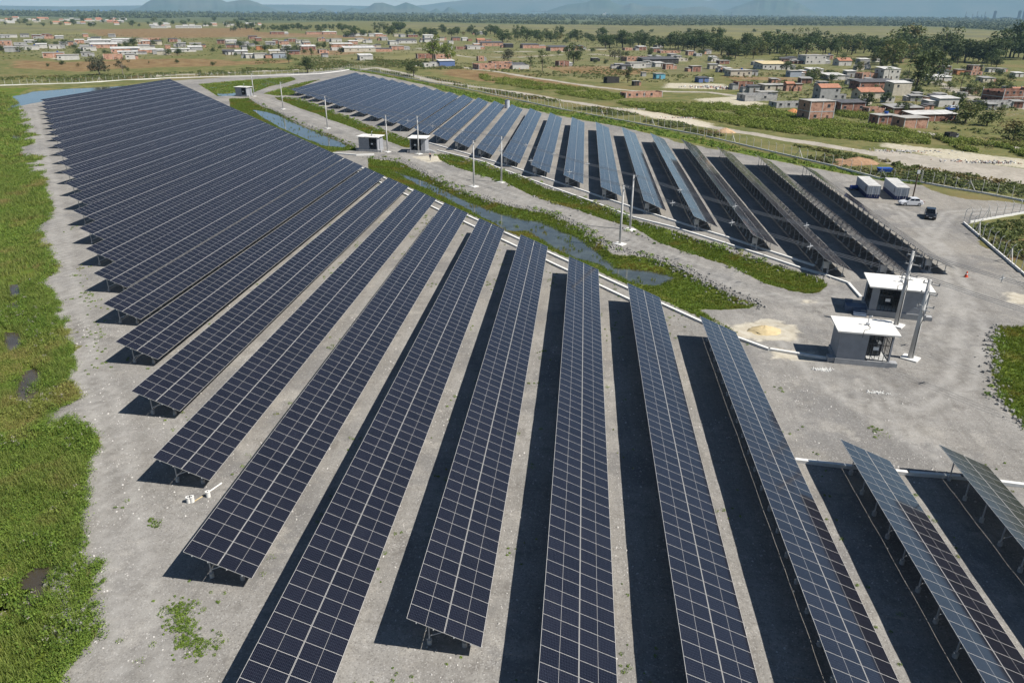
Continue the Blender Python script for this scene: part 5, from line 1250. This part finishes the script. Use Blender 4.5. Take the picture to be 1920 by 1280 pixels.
def scatter(poly, n, r_, excl=(), minedge=None):
    A = np.array(poly); lo, hi = A.min(0), A.max(0); out = []; got = 0
    for _ in range(60):
        P = r_.uniform(lo, hi, (max(2000, n * 2), 2)); P = P[inside(P, poly)]
        for e in excl:
            if len(P): P = P[~inside(P, e)]
        out.append(P); got += len(P)
        if got >= n: break
    return np.concatenate(out)[:n]
def with_z(P, dz=0.): return np.column_stack([P, ground_z(P) + dz])
VG = {'marsh': leafmat('marsh_grass', (.10, .16, .025), (.32, .38, .085), (.30, .25, .09), trans=.35), 'weed': leafmat('broadleaf_weed', (.07, .15, .022), (.28, .38, .06), (.30, .31, .08), trans=.35),
  'reed': leafmat('channel_grass', (.10, .16, .014), (.20, .26, .03), (.24, .21, .035), trans=.4), 'scrub': leafmat('scrub_leaf', (.06, .095, .022), (.19, .21, .065), (.22, .17, .065)),
  'cane': leafmat('lush_cane', (.11, .17, .02), (.27, .31, .06), (.25, .26, .07), trans=.3), 'tree': leafmat('tree_leaf', (.035, .06, .018), (.125, .155, .05)), 'grove': leafmat('grove_leaf', (.03, .06, .02), (.115, .155, .045)),
  'greyleaf': leafmat('grey_leaf', (.06, .065, .035), (.15, .15, .09)), 'palm': leafmat('palm_leaf', (.03, .055, .012), (.10, .13, .035)), 'forest': leafmat('forest_leaf', (.045, .07, .03), (.15, .175, .08), trans=.1), 'drygrass': leafmat('dry_grass', (.20, .13, .055), (.32, .24, .12))}
r_ = np.random.default_rng(21)
# wetland on the left: grass, then broad-leaved weeds along the edge of the gravel
NEARM = pxs([(-60, 1330), (-60, 560), (60, 520), (125, 560), (135, 650), (160, 770), (185, 830), (185, 1000), (205, 1150), (200, 1330)])
MIDM = pxs([(-80, 560), (-80, 330), (0, 300), (80, 300), (100, 390), (115, 510), (125, 560)])
FARM = pxs([(-200, 330), (-200, 190), (0, 168), (30, 186), (60, 225), (80, 300), (0, 310)])
def not_big(P, d=.3): return P[big_sdf(P) > d]
NB = lambda P, *polys: P[np.min([sdf(P, q) for q in polys], 0) > .45]
parts = []
for poly, n, hh, wd, nb in ((NEARM, 15000, .62, .022, 8), (MIDM, 11000, .75, .035, 6), (FARM, 9000, .9, .07, 6)):
    P = NB(not_big(scatter(poly, n, r_)), *POOLS); vn = vnoise(P, .16, 31); P = P[r_.uniform(0, 1, len(P)) < np.clip(vn * 2.6 - .62, .10, 1)]
    h = hh * (.6 + .9 * vnoise(P, .22, 33)); parts.append(blades(with_z(P), nb, h, np.full(len(P), wd), r_, .75))
tag(put('marsh_grass', np_mesh('marsh_grass', *join(parts)[:2], VG['marsh'], join(parts)[2])), 'lush green grass of the wetland along the left edge', 'grass', kind='stuff')
parts = []
for poly, n, sz, nl, rad in ((NEARM, 6500, .058, 40, .40), (MIDM, 4500, .09, 28, .5), (FARM, 3400, .16, 18, .75)):
    P = NB(not_big(scatter(poly, n * 2, r_), -.5), *POOLS); d = big_sdf(P); keep = r_.uniform(0, 1, len(P)) < np.where(d < 2.6, .8, np.clip(vnoise(P, .10, 41) * 4.2 - 1.95, 0, .8)); P = P[keep][:n]
    rr = rad * np.clip(r_.lognormal(-.1, .45, len(P)), .35, 2.2); parts.append(leaf_cloud(with_z(P, .1), rr, nl, sz, r_, .8, True))
Vj, Fj, Tj = join(parts)
tag(put('wetland_weeds', np_mesh('wetland_weeds', Vj, Fj, VG['weed'], Tj)), 'broad-leaved green weeds along the left gravel edge', 'weeds', kind='stuff')
# taller stalky plants with pale tops on the verge
P = np.concatenate([along0 for along0 in [scatter(NEARM, 9000, r_), scatter(MIDM, 6000, r_)]]); d = big_sdf(P); P = P[(d > .2) & (d < 4.5) & (vnoise(P, .35, 45) > .52)][:900]
p1 = leaf_cloud(with_z(P, .45), r_.uniform(.3, .6, len(P)), 20, .09, r_, 1.1); hh = r_.uniform(.7, 1.25, len(P)); p2 = blades(with_z(P), 7, hh, np.full(len(P), .02), r_, .35)
Vj, Fj, Tj = join([p1, p2]); tag(put('verge_plants', np_mesh('verge_plants', Vj, Fj, VG['weed'], Tj)), 'taller leafy plants on the weedy verge of the gravel road', 'weeds', kind='stuff')
q_ = P[::9]; Vj, Fj, Tj = leaf_cloud(with_z(q_, .95), np.full(len(q_), .22), 9, .05, r_, .6)
tag(put('seed_heads', np_mesh('seed_heads', Vj, Fj, leafmat('pale_seed_heads', (.34, .28, .27), (.50, .43, .42)), Tj)), 'pale seed heads of the verge plants', 'weeds', kind='stuff')
# channel grass
parts = []
for poly, n, excl in ((CH1, 15000, [WATER1]), (CH2, 6500, [WATER2]), (CH3, 3500, [WATER3]), (STRIP1, 6500, []), (STRIP2, 15000, []), (STRIP0, 1500, []), (POND_R, 16000, [])):
    P = scatter(poly, n, r_, excl); z = ground_z(P); k = r_.uniform(0, 1, len(P)) < np.clip(vnoise(P, .3, 51) * 2.2 + .1, .3, 1); P = P[k]
    dd = np.hypot(P[:, 0], P[:, 1]); parts.append(blades(with_z(P), 6, .20 + .20 * vnoise(P, .2, 52), .016 + dd / 7000, r_, .85))
P = np.concatenate([scatter(WATER1, 700, r_), scatter(WATER2, 150, r_), scatter(CH3, 300, r_)]); P = P[vnoise(P, .5, 58) > .56]
parts.append(blades(np.column_stack([P, np.full(len(P), -.52)]), 9, np.full(len(P), .4), np.full(len(P), .03), r_, .7))
Vj, Fj, Tj = join(parts)
tag(put('channel_grass', np_mesh('channel_grass', Vj, Fj, VG['reed'], Tj)), 'short green grass growing in the flooded channels', 'grass', kind='stuff')
# rough plants and stones on the banks
banks = [pxs([(690, 294), (745, 300), (792, 322), (870, 360), (955, 385), (1035, 400), (1110, 437), (1135, 461), (1215, 481), (1260, 496), (1310, 521), (1370, 551), (1425, 574)]),
         pxs([(466, 185), (522, 210), (560, 229), (600, 245), (647, 266), (668, 276)]), pxs([(515, 183), (559, 186), (627, 211), (702, 240), (770, 263)]), pxs([(820, 291), (900, 307), (988, 338), (1100, 377), (1185, 411), (1335, 460), (1447, 495), (1545, 524)]),
         pxs([(1870, 612), (1863, 640), (1860, 700), (1875, 750), (1900, 780), (1930, 802)]), pxs([(1435, 533), (1372, 501), (1310, 481), (1235, 456), (1135, 413), (1035, 381), (950, 344), (898, 328), (826, 301)])]
def along(line, n, sp):
    A = np.array(line); L = np.r_[0, np.cumsum(np.linalg.norm(np.diff(A, axis=0), axis=1))]; s = r_.uniform(0, L[-1], n)
    return np.column_stack([np.interp(s, L, A[:, 0]), np.interp(s, L, A[:, 1])]) + r_.normal(0, sp, (n, 2))
parts = []
for ln, n in zip(banks, (170, 90, 170, 260, 25, 60)):
    P = along(ln, n, .7); P = P[vnoise(P, .12, 61) > .45]; parts.append(leaf_cloud(with_z(P, .05), r_.uniform(.25, .75, len(P)), 34, .10 + np.hypot(P[:, 0], P[:, 1]) / 3500, r_, .8, True))
P = NB(scatter(DITCH, 1100, r_), BIG); parts.append(leaf_cloud(with_z(P, .05), r_.uniform(.4, 1.0, len(P)), 22, .26, r_, .7, True))
Vj, Fj, Tj = join(parts); tag(put('bank_weeds', np_mesh('bank_weeds', Vj, Fj, VG['weed'], Tj)), 'clumps of weeds on the channel banks and the fence ditch', 'weeds', kind='stuff')
mb = MB(); rs = random.Random(3)
banks.append(pxs([(112, 1056), (118, 1100), (122, 1150), (130, 1190)]))
for ln, n, sp in zip(banks, (2600, 800, 420, 620, 260, 80, 420), (.75, .7, .5, .5, .5, .4, .45)):
    P = along(ln, n, sp); z = ground_z(P)
    for (x, y), zz in zip(P, z):
        s = rs.uniform(.10, .46); mb.box((x, y, zz + s * .12), (s, s * rs.uniform(.6, 1), s * .8), rs.uniform(0, 3), taper=rs.uniform(.35, .8))
tag(mb.build('bank_stones', MT['rock']), 'broken stones heaped along the channel banks', 'stones', kind='stuff')
# weeds between the tables
pts = []
for k in range(-7, 10):
    x, a, b = south_row(k); n = int((b - a) * 1.3)
    yy = r_.uniform(a - 2, b + 2, n); xx = x + RUN + r_.uniform(-.3, 2.6, n); pts.append(np.column_stack([xx, yy]))
    n = 16; pts.append(np.column_stack([x + r_.normal(0, 2.5, n), a - 1.5 + r_.normal(0, 1.6, n)]))
P = np.concatenate(pts); P = P[vnoise(P, .16, 71) > .52]
Q = np.concatenate([along(pxs([(330, 1130), (345, 1180), (355, 1215), (395, 1210)]), 240, .45), along(pxs([(282, 975), (292, 990)]), 16, .2), along(pxs([(152, 500), (170, 580), (200, 690)]), 60, .5), along(pxs([(1638, 800), (1650, 815)]), 14, .4), along(pxs([(1150, 1280), (1000, 1275)]), 3, 1)])
P = np.concatenate([P, Q]); dd = np.hypot(P[:, 0], P[:, 1])
Vj, Fj, Tj = leaf_cloud(with_z(P, .02), np.clip(r_.lognormal(-1.9, .55, len(P)), .05, .5), 26, .032 + dd / 3000, r_, .55, True)
tag(put('ground_weeds', np_mesh('ground_weeds', Vj, Fj, VG['weed'], Tj)), 'small weeds sprouting from the gravel between the tables', 'weeds', kind='stuff')
# loose stones on the near gravel
P = scatter(pxs([(165, 1290), (150, 900), (120, 600), (480, 560), (1000, 640), (1500, 700), (1850, 760), (1900, 1290)]), 9000, r_); P = P[vnoise(P, .2, 77) > .42]
Vn, Fn = [], []
s = r_.uniform(.018, .055, len(P)) * r_.choice([1, 1, 1, 1.7], len(P)); an = r_.uniform(0, 2 * PI, len(P)); zz = ground_z(P)
for k_, (dx, dy, hz) in enumerate(((-1, -1, 0), (1, -1, 0), (1, 1, 0), (-1, 1, 0), (-.5, -.5, 1), (.5, -.5, 1), (.5, .5, 1), (-.5, .5, 1))):
    Vn.append(np.column_stack([P[:, 0] + s * (dx * np.cos(an) - dy * .7 * np.sin(an)), P[:, 1] + s * (dx * np.sin(an) + dy * .7 * np.cos(an)), zz - .01 + s * hz]))
Vn = np.stack(Vn, 1).reshape(-1, 3); b0 = np.arange(len(P))[:, None] * 8
Fn = np.concatenate([b0 + np.array(f) for f in ((4, 5, 6, 7), (0, 1, 5, 4), (1, 2, 6, 5), (2, 3, 7, 6), (3, 0, 4, 7))])
tag(put('loose_stones', np_mesh('loose_stones', Vn, Fn, plain('pale_stone', (.50, .48, .45), .9, .3, 2.))), 'loose pale stones scattered on the gravel', 'stones', kind='stuff')
# scrub beyond the fences
def bush(polys, dens, rad, nl, sz, name, mat_, label, thr=.5, sc=.05, dome=True, flat=.75, excl=()):
    parts = []
    for poly, n in zip(polys, dens):
        P = scatter(poly, n, r_, excl); P = P[(vnoise(P, sc, 81) > thr)]
        P = P[line_sdf(P, ROAD_OUT, 2.6) > .5]
        for tr in TRACKS: P = P[line_sdf(P, tr, 2.2) > 0]
        if len(P): parts.append(leaf_cloud(with_z(P, .1), rad * r_.uniform(.5, 1.5, len(P)), nl, sz, r_, flat, dome))
    Vj, Fj, Tj = join(parts); tag(put(name, np_mesh(name, Vj, Fj, mat_, Tj)), label, 'bushes', kind='stuff')
CANE = [pxs([(1150, 192), (1240, 196), (1400, 196), (1480, 212), (1640, 236), (1745, 254), (1740, 272), (1640, 268), (1540, 258), (1440, 246), (1330, 226), (1230, 212)]), pxs([(900, 140), (1000, 155), (1100, 168), (1180, 182), (1140, 190), (1040, 176), (900, 152)]), pxs([(1750, 258), (1930, 272), (1930, 296), (1800, 284)]), pxs([(1560, 205), (1680, 222), (1690, 232), (1570, 218)])]
bush(CANE, (5200, 1900, 1100, 600), 1.0, 26, .26, 'cane_thicket', VG['cane'], 'tall lush green thicket beyond the outer road', .36, .07, True, 1.1, [SANDY[0], SANDY[1]])
SCR = [pxs([(655, 127), (800, 150), (960, 182), (1200, 228), (1440, 280), (1640, 330), (1930, 372), (1930, 350), (1640, 300), (1440, 262), (1200, 217), (960, 176), (800, 145)]), pxs([(-200, 150), (0, 146), (300, 138), (480, 126), (700, 112), (860, 120), (870, 132), (700, 128), (560, 133), (430, 141), (0, 160), (-200, 170)]),
       pxs([(480, 112), (700, 106), (1000, 116), (1200, 130), (1340, 140), (1340, 160), (1000, 145), (800, 122), (480, 122)]), pxs([(0, 62), (480, 72), (900, 88), (900, 106), (480, 106), (300, 110), (0, 114)]), pxs([(1340, 130), (1900, 140), (1930, 300), (1700, 250), (1500, 200), (1380, 160)]),
       pxs([(1818, 430), (1925, 410), (2000, 400), (2100, 560), (1925, 518)]), pxs([(900, 62), (1400, 76), (1400, 128), (1000, 110), (900, 100)])]
bush(SCR, (2600, 3600, 2600, 3000, 2600, 420, 2200), .85, 18, .34, 'scrub', VG['scrub'], 'low green and olive scrub beyond the fences', .47, .05)

# ------------------------------------------------------------------ trees
def crown_mesh(name, kind, seed):
    q = np.random.default_rng(seed)
    if kind == 'round':      # unit tree: height 1, crown radius about .4
        C = np.column_stack([q.normal(0, .19, 20), q.normal(0, .19, 20), q.uniform(.30, .86, 20)]); V_, F_, T_ = leaf_cloud(C, q.uniform(.13, .24, 20), 62, .038, q, .8)
    elif kind == 'tall':
        C = np.column_stack([q.normal(0, .12, 15), q.normal(0, .12, 15), q.uniform(.36, .93, 15)]); C[:, :2] *= (1.25 - np.abs(C[:, 2:] - .62) * 1.8); V_, F_, T_ = leaf_cloud(C, q.uniform(.09, .17, 15), 60, .03, q, .85)
    elif kind == 'thin':
        C = np.column_stack([q.normal(0, .13, 11), q.normal(0, .13, 11), q.uniform(.4, .93, 11)]); V_, F_, T_ = leaf_cloud(C, q.uniform(.07, .13, 11), 34, .03, q, .9)
    elif kind == 'bush':
        C = np.column_stack([q.normal(0, .26, 15), q.normal(0, .26, 15), q.uniform(.25, .75, 15)]); V_, F_, T_ = leaf_cloud(C, q.uniform(.18, .32, 15), 54, .05, q, .8)
    elif kind == 'palm':
        parts = []
        for i in range(15):
            a = i * 2.4 + q.uniform(-.2, .2); e = q.uniform(-.3, 1.1); pts = []
            for k in range(6):
                s = k / 5; pts.append((math.cos(a) * s * .34 * math.cos(e * .7), math.sin(a) * s * .34 * math.cos(e * .7), .86 + .20 * s * math.sin(e) + .12 * s - .26 * s * s))
            v = []; sd = np.array([-math.sin(a), math.cos(a), 0])
            for k in range(6): wdt = .034 * (1 - abs(k / 5 - .45)); v += [np.array(pts[k]) - sd * wdt - [0, 0, wdt * .7], np.array(pts[k]), np.array(pts[k]) + sd * wdt - [0, 0, wdt * .7]]
            f = [(k * 3 + j, k * 3 + j + 1, k * 3 + j + 4, k * 3 + j + 3) for k in range(5) for j in (0, 1)]
            parts.append((np.array(v), np.array(f), np.full(18, q.uniform(0, 1))))
        V_, F_, T_ = join(parts)
    return (V_, F_, T_)
def trunk_mesh(name, kind, seed, m):
    q = random.Random(seed); mb = MB()
    if kind == 'palm': mb.tube([(0, 0, -.02), (.02, .01, .4), (.03, 0, .88)], [.022, .016, .014], 6)
    else:
        top = {'round': .6, 'tall': .8, 'thin': .82, 'bush': .45}[kind]; r0 = {'round': .03, 'tall': .026, 'thin': .018, 'bush': .035}[kind]
        mb.tube([(0, 0, -.02), (q.uniform(-.02, .02), q.uniform(-.02, .02), top * .5), (q.uniform(-.04, .04), q.uniform(-.04, .04), top)], [r0, r0 * .7, r0 * .3], 6)
        for i in range(6):
            a = q.uniform(0, 6.28); z = q.uniform(.25, .7) * top; L = q.uniform(.12, .24)
            mb.tube([(0, 0, z), (math.cos(a) * L * .5, math.sin(a) * L * .5, z + L * .5), (math.cos(a) * L, math.sin(a) * L, z + L * .8)], [r0 * .5, r0 * .3, r0 * .12], 5)
    return mb.mesh(name, m)
CROWN, TRUNK = {}, {}
def tree_parts(kind, leaf, var):
    k_ = (kind, leaf, var)
    if k_ not in CROWN:
        v, f, t_ = crown_mesh('crown', kind, hash((kind, var)) % 1000 if False else sum(map(ord, kind)) + var * 17)
        CROWN[k_] = np_mesh('crown', v, f, VG[leaf], t_); TRUNK[k_] = trunk_mesh('trunk', kind, var + 5, MT['palebark'] if leaf == 'greyleaf' else MT['trunk'])
    return CROWN[k_], TRUNK[k_]
TREES = []
def tree(x, y, hpx, kind, leaf, label=None, area=None, wide=1.): TREES.append([x, y, hpx, kind, leaf, label, area, wide])
tree(187, 142, 32, 'round', 'greyleaf', 'grey-green round tree behind the far fence, left of the bare one', wide=1.1); tree(231, 142, 28, 'thin', 'greyleaf', 'pale bare-looking tree behind the far fence', wide=1.3)
tree(577, 137, 27, 'round', 'tree', 'dark round tree just behind the far fence above the channel road', wide=1.15); tree(776, 144, 27, 'round', 'tree', 'flat-topped green tree beside the outer road', wide=1.2); tree(542, 120, 20, 'tall', 'tree', 'small dark tree left of the round one behind the far fence', wide=1.3)
tree(812, 119, 50, 'tall', 'cane', 'tallest lone tree, left of the pair by the blue shack', wide=1.15); tree(840, 116, 32, 'round', 'cane', 'shorter broad tree, right of the pair by the blue shack')
tree(1017, 135, 36, 'thin', 'tree', 'slim tree with open crown, right of two in the grass', wide=1.1); tree(994, 133, 28, 'thin', 'tree', 'slim shorter tree, left of two in the grass'); tree(1075, 120, 36, 'round', 'tree', 'broad dark tree standing alone near a brick cube house')
tree(1177, 155, 27, 'tall', 'tree', 'slim upright tree beside the black shed', wide=1.1); tree(953, 118, 24, 'round', 'greyleaf', 'greyish tree rising from the brick ruin'); tree(1152, 112, 20, 'bush', 'greyleaf', 'grey-green bushy tree left in the middle village', wide=.8); tree(1218, 106, 14, 'bush', 'tree', 'low dark bush-like tree in the middle village', wide=.8)
tree(1715, 175, 60, 'tall', 'tree', 'tall feathery dark tree in the right village', wide=1.35); tree(1740, 160, 55, 'round', 'tree', 'broad dark tree right of the feathery one'); tree(1768, 112, 46, 'tall', 'tree', 'tallest tree leaning over the right tree line', wide=1.3); tree(1672, 132, 50, 'round', 'scrub', 'big olive tree behind the curved white roof', wide=1.1)
tree(1622, 205, 28, 'round', 'tree', 'dark tree among the brick houses at the scrub edge'); tree(1692, 216, 22, 'round', 'tree', 'small dark tree before the grey sheet roof'); tree(1355, 105, 14, 'thin', 'greyleaf', 'bare brownish tree at the edge of the wide field', wide=1.4); tree(1810, 230, 34, 'bush', 'scrub', 'wide olive thicket tree right of the van', wide=1.2)
tree(1850, 236, 30, 'bush', 'scrub', 'second olive thicket tree further right of the van', wide=1.2); tree(1900, 262, 34, 'bush', 'scrub', 'olive thicket tree at the right edge beyond the outer road', wide=1.4); tree(1790, 196, 18, 'round', 'tree', 'dark tree behind the van', wide=1.2); tree(1560, 152, 12, 'bush', 'grove', 'long dark bush before the right village houses', wide=1.4); tree(1520, 152, 12, 'bush', 'grove', 'dark bush left of the long dark bush', wide=1.4)
for x, y, h in ((1664, 152, 22), (1800, 170, 28), (1822, 178, 22), (1716, 205, 17), (1500, 112, 18), (1460, 168, 14), (1880, 216, 16), (1702, 150, 26), (1458, 184, 15), (1416, 164, 12), (950, 80, 16), (1100, 90, 14), (470, 108, 16), (786, 72, 12), (1198, 86, 14), (1060, 82, 15)): tree(x, y, h, 'palm', 'palm', None, 'palm with drooping fronds among the houses')
tr = random.Random(9)
for x0, x1, y0, y1, n, h0, h1, kd, lf, ar in ((1130, 1250, 86, 92, 11, 20, 28, 'round', 'grove', 'dark tree in the grove left of the gap'), (1255, 1345, 90, 98, 13, 24, 32, 'round', 'grove', 'dark tree in the big middle grove'), (1340, 1420, 92, 112, 11, 20, 32, 'round', 'tree', 'dark tree in the grove before the wide field'), (1400, 1640, 92, 108, 30, 22, 36, 'round', 'grove', 'dark tree in the long right tree line'),
   (1640, 1930, 106, 124, 34, 22, 44, 'round', 'grove', 'dark tree in the hazy right-edge grove'), (940, 1135, 70, 82, 22, 12, 20, 'round', 'grove', 'dark tree behind the middle village'), (640, 940, 60, 70, 36, 9, 17, 'round', 'grove', 'dark tree behind the far middle hamlet'), (430, 660, 54, 60, 26, 7, 12, 'round', 'grove', 'dark tree on the far left tree line'),
   (0, 420, 82, 104, 26, 6, 12, 'bush', 'tree', 'bushy tree among the left settlement houses'), (430, 660, 84, 108, 16, 7, 13, 'bush', 'tree', 'bushy tree in the far middle hamlet'), (0, 480, 40, 52, 36, 5, 9, 'round', 'grove', 'tiny tree of the far belt'), (1000, 1480, 60, 62.5, 9, 5, 9, 'bush', 'grove', 'lone dark tree on the wide field'),
   (1440, 1900, 115, 150, 34, 9, 18, 'bush', 'tree', 'bushy tree among the right village houses'), (1560, 1900, 160, 222, 26, 9, 16, 'bush', 'scrub', 'olive bush among the front houses of the right village'), (1040, 1400, 98, 126, 20, 6, 12, 'bush', 'tree', 'bushy tree among the middle village houses'), (60, 420, 118, 140, 9, 5, 10, 'bush', 'scrub', 'olive bush in the dry field behind the pond'), (1800, 1930, 176, 206, 8, 12, 20, 'bush', 'tree', 'leafy tree by the right-edge brick building')):
    for i in range(n):
        x = x0 + (x1 - x0) * (i + tr.uniform(.1, .9)) / n; k2 = kd if tr.random() < .6 else tr.choice(['round', 'tall', 'bush']); l2 = lf if tr.random() < .55 else tr.choice(['tree', 'grove', 'scrub', 'tree']); tree(x, tr.uniform(y0, y1), tr.uniform(h0, h1) * tr.choice([.75, 1, 1, 1.15]), k2, l2, None, ar.replace('dark tree', 'tree'), tr.uniform(.85, 1.45))
cnt = {}
for t_ in sorted([t_ for t_ in TREES if not t_[5]], key=lambda t_: t_[0]): cnt.setdefault(t_[6], []).append(t_)
for ar, L_ in cnt.items():
    for i, t_ in enumerate(L_): t_[5] = f'{ar}, {nth(i + 1)} of {len(L_)} from left'
for i, (x, y, hpx, kind, leaf, lab, ar, wide) in enumerate(TREES):
    p = at(x, y); d = math.sqrt(p[0] ** 2 + p[1] ** 2 + CAM_H ** 2); h = hpx * d / FPX * 1.02
    cm, tm = tree_parts(kind, leaf, i % 4); q = random.Random(i)
    t = thing('palm_tree' if kind == 'palm' else 'tree', (*p, float(ground_z(p)[0]) if d < 700 else 0), q.uniform(0, 6.28), lab, 'palm tree' if kind == 'palm' else 'tree', (ar + 's').replace('tree in', 'trees in') if ar and False else (f'trees: {ar}' if ar else None))
    t.scale = (h * wide, h * wide, h)
    put('crown', cm, t); put('trunk', tm, t)
# far forest: one mass nobody could count
fr = np.random.default_rng(44); P = []
for lo_, hi_, n in ((5.2, 9, 1500), (9, 15, 3200), (15, 24, 4200)):
    pass
xsx = fr.uniform(-60, 1980, 15000); u_ = fr.uniform(0, 1, 15000)
ytop = np.interp(xsx, [-60, 0, 480, 960, 1440, 1920, 1980], [23.5, 24.5, 26.5, 28.5, 31, 36, 37]); ybot = np.interp(xsx, [-60, 0, 230, 480, 700, 960, 1180, 1440, 1740, 1920, 1980], [29, 30, 34, 39, 40, 45, 49, 48, 50, 60, 61])
ypx = ytop + (ybot - ytop) * u_ ** .8
P = np.array([at(a, b) for a, b in zip(xsx, ypx)]); dist = np.hypot(P[:, 0], P[:, 1]); k = dist < 12000
k &= (vnoise(P, .0022, 91) > .38) | (ypx < ytop + 7); P = P[k]; dist = dist[k]
rad = fr.uniform(3.2, 7.5, len(P)) * np.clip(dist / 2600, .85, 2.6)
Vj, Fj, Tj = leaf_cloud(np.column_stack([P, rad * .62]), rad, 17, rad * .42, fr, .8, False, .8)
tag(put('far_forest', np_mesh('far_forest', Vj, Fj, VG['forest'], Tj)), 'hazy belt of forest stretching to the horizon', 'forest', kind='stuff')
# ------------------------------------------------------------------ the air
hz = bpy.data.materials.new('haze'); hz.use_nodes = True; ht = hz.node_tree; ht.nodes.remove(ht.nodes['Principled BSDF'])
pv = ht.nodes.new('ShaderNodeVolumePrincipled'); pv.inputs['Density'].default_value = HAZE; pv.inputs['Color'].default_value = (.47, .75, 1, 1); pv.inputs['Anisotropy'].default_value = .0
ht.links.new(pv.outputs[0], ht.nodes['Material Output'].inputs['Volume'])
mb = MB(); mb.box((0, 7200, 449), (37400, 23000, 904)); tag(mb.build('haze', hz), 'thin blue haze over the plain', 'haze', kind='stuff')
